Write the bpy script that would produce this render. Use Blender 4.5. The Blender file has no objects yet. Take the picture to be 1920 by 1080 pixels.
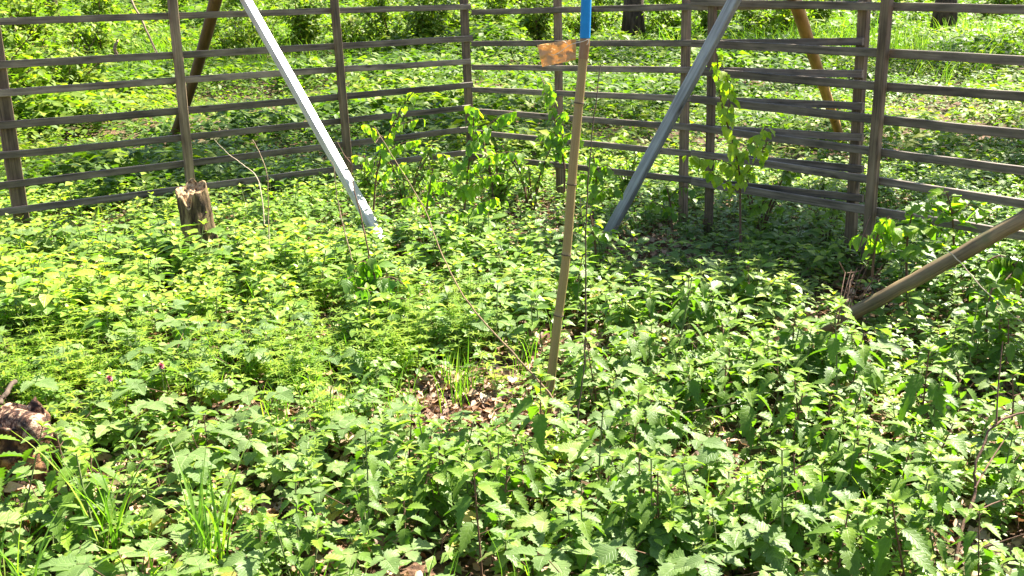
import bpy, math, random
import numpy as np
from mathutils import Vector, Matrix, Euler
R = math.radians
rnd = random.Random(7)
rng = np.random.default_rng(11)
scene = bpy.context.scene
col = scene.collection

# ------------------------------------------------------------------ camera
CAMZ = 1.6; FPX = 1954.0
CM = Matrix.Rotation(R(90 - 16.6), 4, 'X') @ Matrix.Rotation(R(-0.9), 4, 'Z')
cd = bpy.data.cameras.new('camera'); cam = bpy.data.objects.new('camera', cd); col.objects.link(cam)
cd.sensor_width = 36; cd.lens = FPX / 1920 * 36; cd.clip_end = 600; cd.clip_start = .05
cam.matrix_world = Matrix.Translation((0, 0, CAMZ)) @ CM
scene.camera = cam
C0 = Vector((0, 0, CAMZ))
def ray(px, py):
    return (CM @ Vector(((px - 960) / FPX, -(py - 540) / FPX, -1, 0)).to_4d()).to_3d() if False else (CM.to_3x3() @ Vector(((px - 960) / FPX, -(py - 540) / FPX, -1)))
def P(px, py, Y):                      # the point at distance Y in front, seen at that spot
    d = ray(px, py); return C0 + d * (Y / d.y)
def G(px, py, z=0.0):                  # where that spot meets height z
    d = ray(px, py); return C0 + d * ((z - CAMZ) / d.z)
def PL(px, py, pl):                    # where it meets an upright fence plane (point, direction)
    p, u = pl; n = Vector((u[1], -u[0], 0)); d = ray(px, py)
    return C0 + d * ((Vector((p[0], p[1], 0)) - Vector((0, 0, 0))).dot(n) / d.dot(n))

# ------------------------------------------------------------------ naming helpers
def tag(o, label=None, cat=None, group=None, kind=None):
    if label: o['label'] = label
    if cat: o['category'] = cat
    if group: o['group'] = group
    if kind: o['kind'] = kind
    return o
def empty(name, loc, label, cat, group=None, rz=0):
    o = bpy.data.objects.new(name, None); col.objects.link(o)
    o.location = loc; o.rotation_euler = (0, 0, rz); o.empty_display_size = .1
    return tag(o, label, cat, group)

# ------------------------------------------------------------------ mesh arrays
class MB:
    """vertices, faces (quads, last index -1 for a triangle), per vertex data luv"""
    def __init__(s): s.V = []; s.F = []; s.A = []; s.M = []; s.n = 0
    def add(s, V, F, A, mi=0):
        V = np.asarray(V, float).reshape(-1, 3); F = np.asarray(F, np.int64).reshape(-1, 4); A = np.asarray(A, float).reshape(-1, 3)
        s.V.append(V); s.F.append(np.where(F < 0, -1, F + s.n)); s.A.append(A)
        s.M.append(np.full(len(F), mi) if np.isscalar(mi) else np.asarray(mi)); s.n += len(V)
    def cat(s):
        return np.concatenate(s.V), np.concatenate(s.F), np.concatenate(s.A), np.concatenate(s.M)
    def mesh(s, name, mats, smooth=True):
        V, F, A, M = s.cat()
        me = bpy.data.meshes.new(name)
        me.vertices.add(len(V)); me.vertices.foreach_set('co', V.astype(np.float32).ravel())
        tri = F[:, 3] < 0
        cnt = np.where(tri, 3, 4); loops = F.ravel(); loops = loops[loops >= 0]
        me.loops.add(len(loops)); me.loops.foreach_set('vertex_index', loops.astype(np.int32))
        me.polygons.add(len(F))
        start = np.concatenate([[0], np.cumsum(cnt)[:-1]])
        me.polygons.foreach_set('loop_start', start.astype(np.int32))
        me.polygons.foreach_set('material_index', M.astype(np.int32))
        me.polygons.foreach_set('use_smooth', np.full(len(F), smooth, dtype=bool))
        at = me.attributes.new('luv', 'FLOAT_VECTOR', 'POINT')
        at.data.foreach_set('vector', A.astype(np.float32).ravel())
        for m in (mats if isinstance(mats, (list, tuple)) else [mats]): me.materials.append(m)
        me.update(calc_edges=True)
        return me
    def build(s, name, mats, parent=None, smooth=True, world=True):
        o = bpy.data.objects.new(name, s.mesh(name, mats, smooth)); col.objects.link(o)
        if parent:
            o.parent = parent
            if world: o.matrix_parent_inverse = (Matrix.Translation(parent.location) @ parent.rotation_euler.to_matrix().to_4x4()).inverted()
        return o

def sweep(mb, pts, section, scale=None, up=(0, 0, 1), jit=0, seed=0, cap=True, mi=0, rv=None, rjit=0):
    """section: list of (a,b) offsets on side / up axes; along pts"""
    r = random.Random(seed); pts = [Vector(p) for p in pts]; n = len(pts); k = len(section)
    rv = r.random() if rv is None else rv
    V = []; A = []; L = 0; up = Vector(up)
    for i, p in enumerate(pts):
        t = (pts[min(i + 1, n - 1)] - pts[max(i - 1, 0)]).normalized()
        side = t.cross(up)
        if side.length < 1e-4: side = t.cross(Vector((1, 0, 0)))
        side.normalize(); u = side.cross(t).normalized()
        if i: L += (pts[i] - pts[i - 1]).length
        sc = 1 if scale is None else (scale[i] if hasattr(scale, '__len__') else scale)
        off = Vector((r.uniform(-jit, jit), r.uniform(-jit, jit), r.uniform(-jit, jit)))
        per = 0
        for j, (a, b) in enumerate(section):
            q = 1 + r.uniform(-rjit, rjit)
            V.append(p + off + side * a * sc * q + u * b * sc * q)
            a2, b2 = section[(j - 1) % k]
            per += math.hypot(a - a2, b - b2) * (1 if j else 0)
            A.append((L, per, rv))
    F = []
    for i in range(n - 1):
        for j in range(k):
            j2 = (j + 1) % k
            F.append((i * k + j, i * k + j2, (i + 1) * k + j2, (i + 1) * k + j))
    if cap:
        for base, e in ((0, 0), ((n - 1) * k, n - 1)):
            c = sum((V[base + j] for j in range(k)), Vector()) / k
            ci = len(V); V.append(c); A.append((L if e else 0, .5, rv))
            for j in range(k):
                a, b = base + j, base + (j + 1) % k
                F.append((b, a, ci, -1) if not e else (a, b, ci, -1))
    mb.add([tuple(v) for v in V], F, A, mi)
def circ(r, k=8): return [(r * math.cos(2 * math.pi * i / k), r * math.sin(2 * math.pi * i / k)) for i in range(k)]
def rect(w, h, c=.004):
    a, b = w / 2, h / 2
    return [(-a + c, -b), (a - c, -b), (a, -b + c), (a, b - c), (a - c, b), (-a + c, b), (-a, b - c), (-a, -b + c)]
def lerp_pts(a, b, n, bow=(0, 0, 0)):
    a, b, bow = Vector(a), Vector(b), Vector(bow)
    return [a.lerp(b, i / (n - 1)) + bow * math.sin(math.pi * i / (n - 1)) for i in range(n)]
def smooth_path(pts, m=6):
    pts = [Vector(p) for p in pts]; out = []
    for i in range(len(pts) - 1):
        p0 = pts[max(i - 1, 0)]; p1 = pts[i]; p2 = pts[i + 1]; p3 = pts[min(i + 2, len(pts) - 1)]
        for k in range(m):
            t = k / m
            out.append(.5 * ((2 * p1) + (p2 - p0) * t + (2 * p0 - 5 * p1 + 4 * p2 - p3) * t * t + (3 * p1 - p0 - 3 * p2 + p3) * t ** 3))
    out.append(pts[-1]); return out

# ------------------------------------------------------------------ materials
def new_mat(name):
    m = bpy.data.materials.new(name); m.use_nodes = True; nt = m.node_tree; nt.nodes.clear()
    out = nt.nodes.new('ShaderNodeOutputMaterial')
    return m, nt, out
def N(nt, t, **kw):
    n = nt.nodes.new(t)
    for k, v in kw.items():
        if k == 'ins':
            for a, b in v.items(): n.inputs[a].default_value = b
        else: setattr(n, k, v)
    return n
def ramp(nt, stops, fac, interp='LINEAR'):
    r = N(nt, 'ShaderNodeValToRGB'); cr = r.color_ramp; cr.interpolation = interp
    while len(cr.elements) < len(stops): cr.elements.new(.5)
    for e, (p, c) in zip(cr.elements, stops): e.position = p; e.color = (*c, 1)
    nt.links.new(fac, r.inputs[0]); return r.outputs[0]
def mth(nt, op, a, b=None, c=None):
    n = N(nt, 'ShaderNodeMath', operation=op)
    for i, v in enumerate((a, b, c)):
        if v is None: continue
        if hasattr(v, 'is_linked'): nt.links.new(v, n.inputs[i])
        else: n.inputs[i].default_value = v
    return n.outputs[0]
def luv(nt):
    a = N(nt, 'ShaderNodeAttribute', attribute_name='luv'); s = N(nt, 'ShaderNodeSeparateXYZ')
    nt.links.new(a.outputs['Vector'], s.inputs[0]); return a, s

def leaf_mat(name, stops, trans_k=(1.5, 1.9, .45), rough=.42, veins=5.0, vein_amt=.5, tfac=.38, spec=.42, bump=.25):
    m, nt, out = new_mat(name); L = nt.links
    a, s = luv(nt)
    if name != 'dead_leaf': stops = [(p, (c[0] * 1.75, c[1] * 1.17, c[2] * 1.25)) for p, c in stops]
    base = ramp(nt, stops, s.outputs[2])
    au = mth(nt, 'ABSOLUTE', s.outputs[0])
    ph = mth(nt, 'SUBTRACT', mth(nt, 'MULTIPLY', s.outputs[1], veins), mth(nt, 'MULTIPLY', au, veins * .28))
    tri = mth(nt, 'PINGPONG', ph, .5)                      # 0 .. .5
    side = mth(nt, 'SMOOTH_MIN', mth(nt, 'MULTIPLY', tri, 7.0), 1.0, .2)
    mid = mth(nt, 'MINIMUM', mth(nt, 'MULTIPLY', au, 11.0), 1.0)
    v = mth(nt, 'MULTIPLY', side, mid)                     # 0 on veins
    vc = N(nt, 'ShaderNodeMix', data_type='RGBA', blend_type='MIX')
    hs = N(nt, 'ShaderNodeHueSaturation', ins={'Hue': .49, 'Saturation': .85, 'Value': 1.75}); L.new(base, hs.inputs['Color'])
    f = mth(nt, 'MULTIPLY', mth(nt, 'SUBTRACT', 1.0, v), vein_amt)
    L.new(f, vc.inputs['Factor']); L.new(base, vc.inputs['A']); L.new(hs.outputs[0], vc.inputs['B'])
    geo = N(nt, 'ShaderNodeNewGeometry')
    nz = N(nt, 'ShaderNodeTexNoise', ins={'Scale': 60.0, 'Detail': 2.0}); L.new(geo.outputs['Position'], nz.inputs['Vector'])
    mul = N(nt, 'ShaderNodeMix', data_type='RGBA', blend_type='MULTIPLY', ins={'Factor': .5})
    mr = ramp(nt, [(.3, (.6, .65, .55)), (.7, (1.15, 1.1, 1.1))], nz.outputs[0])
    L.new(vc.outputs['Result'], mul.inputs['A']); L.new(mr, mul.inputs['B'])
    bp = N(nt, 'ShaderNodeBump', ins={'Strength': bump, 'Distance': .004}); L.new(v, bp.inputs['Height'])
    pr = N(nt, 'ShaderNodeBsdfPrincipled', ins={'Roughness': rough, 'Specular IOR Level': spec})
    L.new(mul.outputs['Result'], pr.inputs['Base Color']); L.new(bp.outputs[0], pr.inputs['Normal'])
    tr = N(nt, 'ShaderNodeBsdfTranslucent')
    tc = N(nt, 'ShaderNodeMix', data_type='RGBA', blend_type='MULTIPLY', ins={'Factor': 1.0}); tc.inputs['B'].default_value = (*trans_k, 1)
    L.new(mul.outputs['Result'], tc.inputs['A']); L.new(tc.outputs['Result'], tr.inputs['Color'])
    mx = N(nt, 'ShaderNodeMixShader', ins={'Fac': tfac}); L.new(pr.outputs[0], mx.inputs[1]); L.new(tr.outputs[0], mx.inputs[2])
    L.new(mx.outputs[0], out.inputs[0]); return m

def wood_mat(name, dark, light, rough=.6, spec=.35, grain=1.0, bump=.5, knots=True, moss=None):
    m, nt, out = new_mat(name); L = nt.links
    a, s = luv(nt)
    cx = N(nt, 'ShaderNodeCombineXYZ')
    L.new(mth(nt, 'MULTIPLY', s.outputs[0], 2.2), cx.inputs[0]); L.new(mth(nt, 'MULTIPLY', s.outputs[1], 70 * grain), cx.inputs[1])
    L.new(mth(nt, 'MULTIPLY', s.outputs[2], 40.0), cx.inputs[2])
    n1 = N(nt, 'ShaderNodeTexNoise', ins={'Scale': 1.0, 'Detail': 6.0, 'Roughness': .65, 'Distortion': .3}); L.new(cx.outputs[0], n1.inputs['Vector'])
    c2 = N(nt, 'ShaderNodeCombineXYZ')
    L.new(mth(nt, 'MULTIPLY', s.outputs[0], 4.0), c2.inputs[0]); L.new(mth(nt, 'MULTIPLY', s.outputs[1], 9.0), c2.inputs[1]); L.new(mth(nt, 'MULTIPLY', s.outputs[2], 91.0), c2.inputs[2])
    n2 = N(nt, 'ShaderNodeTexNoise', ins={'Scale': 1.3, 'Detail': 4.0, 'Roughness': .6}); L.new(c2.outputs[0], n2.inputs['Vector'])
    mixv = mth(nt, 'ADD', mth(nt, 'MULTIPLY', n1.outputs[0], .6), mth(nt, 'MULTIPLY', n2.outputs[0], .4))
    base = ramp(nt, [(.38, dark), (.5, tuple((a_ + b_) / 2 for a_, b_ in zip(dark, light))), (.6, light)], mixv)
    colr = base
    if knots:
        vo = N(nt, 'ShaderNodeTexVoronoi', ins={'Scale': 1.0}); 
        c3 = N(nt, 'ShaderNodeCombineXYZ'); L.new(mth(nt, 'MULTIPLY', s.outputs[0], 2.3), c3.inputs[0]); L.new(mth(nt, 'MULTIPLY', s.outputs[1], 6.0), c3.inputs[1]); L.new(mth(nt, 'MULTIPLY', s.outputs[2], 33.0), c3.inputs[2])
        L.new(c3.outputs[0], vo.inputs['Vector'])
        kf = ramp(nt, [(.05, (0, 0, 0)), (.11, (1, 1, 1))], vo.outputs['Distance'])
        kk = N(nt, 'ShaderNodeMix', data_type='RGBA'); kk.inputs['A'].default_value = (dark[0] * .4, dark[1] * .35, dark[2] * .3, 1)
        L.new(kf, kk.inputs['Factor']); L.new(base, kk.inputs['B']); colr = kk.outputs['Result']
    rv = N(nt, 'ShaderNodeMix', data_type='RGBA', blend_type='MULTIPLY', ins={'Factor': 1.0})
    rr = ramp(nt, [(0, (.66, .62, .58)), (.5, (1, .97, .92)), (1, (1.3, 1.24, 1.2))], s.outputs[2])
    L.new(colr, rv.inputs['A']); L.new(rr, rv.inputs['B']); colr = rv.outputs['Result']
    if moss:
        geo = N(nt, 'ShaderNodeNewGeometry')
        nm = N(nt, 'ShaderNodeTexNoise', ins={'Scale': 9.0, 'Detail': 5.0}); L.new(geo.outputs['Position'], nm.inputs['Vector'])
        mf = ramp(nt, [(.55, (0, 0, 0)), (.68, (.8, .8, .8))], nm.outputs[0])
        mm = N(nt, 'ShaderNodeMix', data_type='RGBA'); mm.inputs['B'].default_value = (*moss, 1); L.new(mf, mm.inputs['Factor']); L.new(colr, mm.inputs['A']); colr = mm.outputs['Result']
    bp = N(nt, 'ShaderNodeBump', ins={'Strength': bump, 'Distance': .004}); L.new(mixv, bp.inputs['Height'])
    pr = N(nt, 'ShaderNodeBsdfPrincipled', ins={'Roughness': rough, 'Specular IOR Level': spec})
    L.new(colr, pr.inputs['Base Color']); L.new(bp.outputs[0], pr.inputs['Normal']); L.new(pr.outputs[0], out.inputs[0])
    return m

def noise_mat(name, stops, scale=20, rough=.8, bump=.5, dist=.01, detail=8, spec=.3, stretch=(1, 1, 1)):
    m, nt, out = new_mat(name); L = nt.links
    tc = N(nt, 'ShaderNodeTexCoord'); mp = N(nt, 'ShaderNodeMapping'); mp.inputs['Scale'].default_value = stretch
    L.new(tc.outputs['Object'], mp.inputs['Vector'])
    n1 = N(nt, 'ShaderNodeTexNoise', ins={'Scale': scale, 'Detail': detail, 'Roughness': .65}); L.new(mp.outputs[0], n1.inputs['Vector'])
    c = ramp(nt, stops, n1.outputs[0])
    bp = N(nt, 'ShaderNodeBump', ins={'Strength': bump, 'Distance': dist}); L.new(n1.outputs[0], bp.inputs['Height'])
    pr = N(nt, 'ShaderNodeBsdfPrincipled', ins={'Roughness': rough, 'Specular IOR Level': spec})
    L.new(c, pr.inputs['Base Color']); L.new(bp.outputs[0], pr.inputs['Normal']); L.new(pr.outputs[0], out.inputs[0]); return m

M_HERB = leaf_mat('herb_leaf', [(0, (.045, .13, .022)), (.5, (.075, .19, .03)), (.85, (.11, .25, .028)), (1, (.17, .31, .035))], veins=5, vein_amt=.35)
M_BRAM = leaf_mat('bramble_leaf', [(0, (.055, .14, .035)), (.6, (.09, .2, .055)), (.92, (.13, .25, .06)), (1, (.26, .3, .06))], veins=8, vein_amt=.5, bump=.4, spec=.3, rough=.5)
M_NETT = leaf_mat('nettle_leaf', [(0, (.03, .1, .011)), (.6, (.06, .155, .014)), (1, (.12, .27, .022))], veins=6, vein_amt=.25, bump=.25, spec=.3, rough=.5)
M_SAP = leaf_mat('sapling_leaf', [(0, (.045, .14, .02)), (.6, (.11, .25, .025)), (1, (.2, .35, .03))], trans_k=(1.6, 2.0, .3), veins=6, vein_amt=.35, tfac=.55)
M_GRASS = leaf_mat('grass_blade', [(0, (.05, .15, .02)), (.6, (.1, .26, .03)), (1, (.2, .36, .05))], veins=0, vein_amt=0, tfac=.45, bump=0)
M_FAR = leaf_mat('undergrowth_leaf', [(0, (.028, .085, .012)), (.5, (.06, .15, .018)), (.85, (.11, .22, .02)), (1, (.17, .28, .022))], veins=0, vein_amt=0, bump=0, tfac=.38, spec=.25, rough=.55)
M_CROWN = leaf_mat('tree_leaf', [(0, (.03, .09, .015)), (1, (.08, .18, .03))], veins=0, vein_amt=0, bump=0, tfac=.35)
M_STEM = noise_mat('green_stem', [(.3, (.07, .12, .03)), (.7, (.16, .17, .06))], 30)
M_RSTEM = noise_mat('red_brown_stem', [(.3, (.07, .035, .022)), (.7, (.18, .1, .06))], 40)
M_TWIG = noise_mat('dry_twig', [(.3, (.16, .105, .06)), (.7, (.36, .26, .17))], 50)
M_DTWIG = noise_mat('dark_twig', [(.3, (.04, .026, .018)), (.7, (.13, .09, .06))], 50)
M_CANE = noise_mat('cane_bark', [(.3, (.08, .05, .025)), (.7, (.24, .16, .08))], 50)
M_PTWIG = noise_mat('pale_twig', [(.3, (.4, .3, .2)), (.7, (.62, .5, .36))], 50)
M_LITTER = leaf_mat('dead_leaf', [(0, (.09, .04, .02)), (.4, (.2, .105, .055)), (.75, (.35, .2, .11)), (1, (.5, .36, .24))], trans_k=(1, .9, .7), rough=.6, veins=5, vein_amt=.25, tfac=.15)
M_RAIL = wood_mat('weathered_rail', (.06, .046, .035), (.235, .19, .15), rough=.62, spec=.3)
M_POST = wood_mat('weathered_post', (.065, .044, .028), (.24, .175, .115), rough=.65, spec=.3)
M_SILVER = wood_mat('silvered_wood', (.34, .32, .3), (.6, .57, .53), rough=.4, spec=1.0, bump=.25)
M_SKYG = wood_mat('sky_tinted_wood', (.16, .16, .175), (.34, .345, .37), rough=.45, spec=.6, bump=.3)  # bluish sky reflection on the right beam is put into the wood colour
M_LOGG = wood_mat('peeled_log', (.06, .044, .022), (.2, .145, .075), rough=.65, spec=.25, grain=.6, moss=(.13, .12, .05))
M_LOGD = wood_mat('brown_log', (.07, .038, .018), (.17, .095, .045), rough=.7, grain=.5)
M_LOGO = wood_mat('orange_log', (.3, .15, .04), (.6, .34, .1), rough=.6, grain=.4)
M_BAMB = wood_mat('bamboo', (.2, .14, .055), (.4, .295, .13), rough=.42, spec=.45, grain=1.6, bump=.12, knots=False)
M_BARK = noise_mat('pine_bark', [(.35, (.018, .012, .01)), (.65, (.11, .075, .055))], 5, bump=1, dist=.05, stretch=(2.5, 2.5, .5))
M_STUMP = noise_mat('rotten_wood', [(.3, (.05, .028, .014)), (.48, (.2, .13, .075)), (.7, (.46, .35, .23))], 26, bump=1, dist=.012, stretch=(1, 1, .3))
M_STUMPD = noise_mat('dark_rotten_wood', [(.38, (.01, .005, .003)), (.52, (.07, .028, .013)), (.64, (.34, .17, .075))], 24, bump=1, dist=.02, stretch=(1, 1, .6))
M_PINK = noise_mat('clover_pink', [(.3, (.3, .06, .1)), (.7, (.55, .2, .26))], 90)

def plain(name, c, rough=.5, spec=.5, tr=0):
    m, nt, out = new_mat(name)
    pr = N(nt, 'ShaderNodeBsdfPrincipled', ins={'Base Color': (*c, 1), 'Roughness': rough, 'Specular IOR Level': spec})
    nz = N(nt, 'ShaderNodeTexNoise', ins={'Scale': 45.0, 'Detail': 4.0}); tc = N(nt, 'ShaderNodeTexCoord'); nt.links.new(tc.outputs['Object'], nz.inputs['Vector'])
    cc = ramp(nt, [(.3, tuple(x * .9 for x in c)), (.7, tuple(min(1, x * 1.06) for x in c))], nz.outputs[0]); nt.links.new(cc, pr.inputs['Base Color'])
    if tr:
        t = N(nt, 'ShaderNodeBsdfTranslucent'); nt.links.new(cc, t.inputs['Color'])
        mx = N(nt, 'ShaderNodeMixShader', ins={'Fac': tr}); nt.links.new(pr.outputs[0], mx.inputs[1]); nt.links.new(t.outputs[0], mx.inputs[2]); nt.links.new(mx.outputs[0], out.inputs[0])
    else: nt.links.new(pr.outputs[0], out.inputs[0])
    return m
M_BLUE = plain('blue_sleeve', (.01, .2, .5), .55, .2)
M_TAPE = plain('brown_packing_tape', (.66, .42, .19), .3, .6, .5)
M_TAPED = plain('brown_packing_tape_on_pole', (.2, .105, .045), .3, .6)
M_STRING = plain('white_string', (.7, .62, .52), .7)

# ground
def ground_mat():
    m, nt, out = new_mat('leaf_litter_soil'); L = nt.links
    geo = N(nt, 'ShaderNodeNewGeometry')
    a = N(nt, 'ShaderNodeTexNoise', ins={'Scale': 34.0, 'Detail': 8.0, 'Roughness': .7}); L.new(geo.outputs['Position'], a.inputs['Vector'])
    b = N(nt, 'ShaderNodeTexVoronoi', ins={'Scale': 38.0}); L.new(geo.outputs['Position'], b.inputs['Vector'])
    s = mth(nt, 'ADD', mth(nt, 'MULTIPLY', a.outputs[0], .7), mth(nt, 'MULTIPLY', b.outputs['Distance'], .35))
    c = ramp(nt, [(.35, (.028, .016, .01)), (.5, (.085, .045, .026)), (.65, (.19, .11, .065)), (.8, (.34, .22, .14))], s)
    lg = N(nt, 'ShaderNodeTexNoise', ins={'Scale': 1.2, 'Detail': 5.0}); L.new(geo.outputs['Position'], lg.inputs['Vector'])
    mx = N(nt, 'ShaderNodeMix', data_type='RGBA'); mx.inputs['B'].default_value = (.04, .065, .015, 1)
    L.new(ramp(nt, [(.45, (0, 0, 0)), (.65, (.7, .7, .7))], lg.outputs[0]), mx.inputs['Factor']); L.new(c, mx.inputs['A'])
    bp = N(nt, 'ShaderNodeBump', ins={'Strength': 1.0, 'Distance': .02}); L.new(s, bp.inputs['Height'])
    pr = N(nt, 'ShaderNodeBsdfPrincipled', ins={'Roughness': .9, 'Specular IOR Level': .2})
    L.new(mx.outputs['Result'], pr.inputs['Base Color']); L.new(bp.outputs[0], pr.inputs['Normal']); L.new(pr.outputs[0], out.inputs[0]); return m

# smooth value noise for scattering
_T = np.random.default_rng(3).random((256, 256))
def vn(x, y, s=1.0, o=0):
    x = np.asarray(x, float) * s + 40.3 + o; y = np.asarray(y, float) * s + 71.7 + o
    xi = np.floor(x).astype(int); yi = np.floor(y).astype(int); fx = x - xi; fy = y - yi
    fx = fx * fx * (3 - 2 * fx); fy = fy * fy * (3 - 2 * fy)
    g = lambda i, j: _T[i % 256, j % 256]
    return (g(xi, yi) * (1 - fx) + g(xi + 1, yi) * fx) * (1 - fy) + (g(xi, yi + 1) * (1 - fx) + g(xi + 1, yi + 1) * fx) * fy
def H(x, y): return (vn(x, y, .5) - .5) * .10 + (vn(x, y, 2.1, 9) - .5) * .035
def Hs(x, y): return float(H(np.array([x]), np.array([y]))[0])

# ground sheet: fine near, coarse far
def axis(n, near, far):
    t = np.linspace(-1, 1, n); return np.sign(t) * (np.abs(t) * near + (np.abs(t) ** 6) * far)
gx = axis(181, 14, 300); gy = axis(181, 14, 300) + 6
X, Y = np.meshgrid(gx, gy); Z = H(X, Y)
nx = len(gx); idx = np.arange(nx * nx).reshape(nx, nx)
F = np.stack([idx[:-1, :-1], idx[:-1, 1:], idx[1:, 1:], idx[1:, :-1]], -1).reshape(-1, 4)
mb = MB(); V = np.stack([X, Y, Z], -1).reshape(-1, 3); mb.add(V, F, V)
tag(mb.build('ground', ground_mat()), 'brown leaf litter soil under the plants', kind='structure')

# ------------------------------------------------------------------ leaf shapes
def leaf(L, W, n, serr=0, fold=.15, droop=.3, shape=(.9, 1.0), seed=0, rv=.5, point=1.0, wave=.0):
    """leaf along +X from origin: rows of left/centre/right"""
    r = np.random.default_rng(seed)
    t = np.linspace(0, 1, n + 1)
    w = (np.sin(np.pi * t ** shape[0]) ** shape[1]) * (1 - .25 * t * point)
    w = w / w.max() * W / 2; w[-1] = .0005; w[0] = max(w[0], .002 if n < 5 else .001)
    tx = t.copy(); ws = w.copy()
    if serr:
        ws[1:-1:2] *= 1 + serr; ws[2:-1:2] *= 1 - serr; tx_edge = t.copy(); tx_edge[1:-1:2] += .35 / n
    else: tx_edge = t
    zc = -droop * L * t ** 2; zwav = wave * W * np.sin(t * 9 + r.random() * 6)
    C = np.stack([tx * L, 0 * t, zc], -1)
    Lf = np.stack([tx_edge * L, ws, zc + fold * ws * 2 + zwav], -1); Rt = np.stack([tx_edge * L, -ws, zc + fold * ws * 2 - zwav], -1)
    V = np.stack([Lf, C, Rt], 1).reshape(-1, 3)
    A = np.stack([np.stack([np.ones(n + 1), t, np.full(n + 1, rv)], -1), np.stack([0 * t, t, np.full(n + 1, rv)], -1), np.stack([-np.ones(n + 1), t, np.full(n + 1, rv)], -1)], 1).reshape(-1, 3)
    F = []
    for i in range(n):
        b = 3 * i; F += [(b + 1, b + 4, b + 3, b), (b + 2, b + 5, b + 4, b + 1)]
    return V, np.array(F), A
def rotm(yaw, pitch, roll=0):
    return np.array((Matrix.Rotation(yaw, 3, 'Z') @ Matrix.Rotation(-pitch, 3, 'Y') @ Matrix.Rotation(roll, 3, 'X')))
def put(mb, lf, pos, yaw, pitch, roll=0, s=1.0, rv=None, mi=0):
    V, F, A = lf; A = A.copy()
    if rv is not None: A[:, 2] = rv
    mb.add(V @ rotm(yaw, pitch, roll).T * s + np.array(pos), F, A, mi)
def tube(mb, pts, r0, r1=None, k=3, mi=0, rv=.5):
    n = len(pts); r1 = r0 if r1 is None else r1
    sweep(mb, pts, circ(1, k), scale=[r0 + (r1 - r0) * i / (n - 1) for i in range(n)], up=(.3, .2, .93) if n > 1 else (0, 0, 1), mi=mi, rv=rv, cap=False)

# plant templates: (mb) with slot 0 = leaf, slot 1 = stem
def herb(seed, h=.22, detail=4, leafL=.075):
    r = random.Random(seed); m = MB()
    top = Vector((r.uniform(-.03, .03), r.uniform(-.03, .03), h))
    pts = [Vector((0, 0, -.03)), top * .5 + Vector((r.uniform(-.01, .01), 0, 0)), top]
    if detail > 2: tube(m, pts, .0024, .0015, 3, 1)
    z = .35; yaw = r.uniform(0, 6)
    lv = [leaf(leafL, leafL * w, detail, .12 if detail > 5 else 0, .1, dr, (.8, .95), s, wave=.04) for s, (w, dr) in enumerate([(.6, .25), (.68, .4), (.54, .15)])]
    while z <= 1.0:
        k = 4 if z > .9 else (2 if r.random() < .6 else 1)
        for j in range(k):
            y = yaw + j * 2 * math.pi / k + r.uniform(-.3, .3); p = top * z
            s = (1.15 - abs(z - .75) * 1.1) * r.uniform(.75, 1.2) * (.75 if z > .9 and j % 2 else 1)
            pt = r.uniform(-.25, .35) if z < .9 else r.uniform(-.1, .5)
            q = p + Vector((math.cos(y), math.sin(y), .4)) * leafL * .28
            if detail > 3: tube(m, [p, q], .0011, .0009, 3, 1)
            put(m, lv[r.randrange(3)], q, y, pt, r.uniform(-.35, .35), s, min(1, max(0, r.gauss(.5, .17) + (.12 if z > .9 else 0))))
        z += r.uniform(.1, .17); yaw += 1.57 + r.uniform(-.3, .3)
    for j in range(3 if detail > 3 else 0):                # small bright tip leaves
        put(m, lv[0], top + Vector((0, 0, .005)), yaw + j * 2.1, r.uniform(.5, 1.0), 0, .45, r.uniform(.75, 1))
    return m
def bramble(seed, h=.2, L=.1, detail=10):
    r = random.Random(seed); m = MB()
    lvs = [leaf(L, L * w, detail, .15, .12, .25, (.75, .8), s, wave=.03) for s, w in enumerate((.78, .7, .85))]
    for k in range(r.randint(3, 5)):
        y = r.uniform(0, 6.28); d = Vector((math.cos(y), math.sin(y), 0))
        hh = h * r.uniform(.55, 1.15); q = d * r.uniform(.04, .13) + Vector((0, 0, hh)); rv = min(1, max(0, r.gauss(.5, .2)))
        tube(m, [Vector((0, 0, -.02)), d * .02 + Vector((0, 0, hh * .6)), q], .0022, .0014, 3, 1)
        pt = r.uniform(-.35, .25); ro = r.uniform(-.3, .3)
        put(m, lvs[r.randrange(3)], q + d * L * .25, y, pt, ro, r.uniform(.95, 1.15), rv)
        tube(m, [q, q + d * L * .25], .0012, .001, 3, 1)
        for sg in (-1, 1):
            put(m, lvs[r.randrange(3)], q, y + sg * r.uniform(1.1, 1.5), pt * .5, ro + sg * .1, r.uniform(.7, .9), min(1, max(0, rv + r.uniform(-.1, .1))))
    return m
def cleaver(seed, h=.22):
    r = random.Random(seed); m = MB(); lf = leaf(.035, .009, 3, 0, .1, .2, (.7, 1), 0)
    for st in range(3):
        top = Vector((r.uniform(-.09, .09), r.uniform(-.09, .09), h * r.uniform(.6, 1.1))); pts = [Vector((0, 0, -.02)), top * .55 + Vector((.015, 0, .02)), top]
        tube(m, pts, .0014, .001, 3, 1)
        for k in range(5):
            z = .25 + k * .17; y0 = r.uniform(0, 6)
            for j in range(6): put(m, lf, top * z, y0 + j * 1.047, r.uniform(.05, .4), 0, 1.2 - z * .4, r.uniform(.7, 1))
    return m
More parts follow.
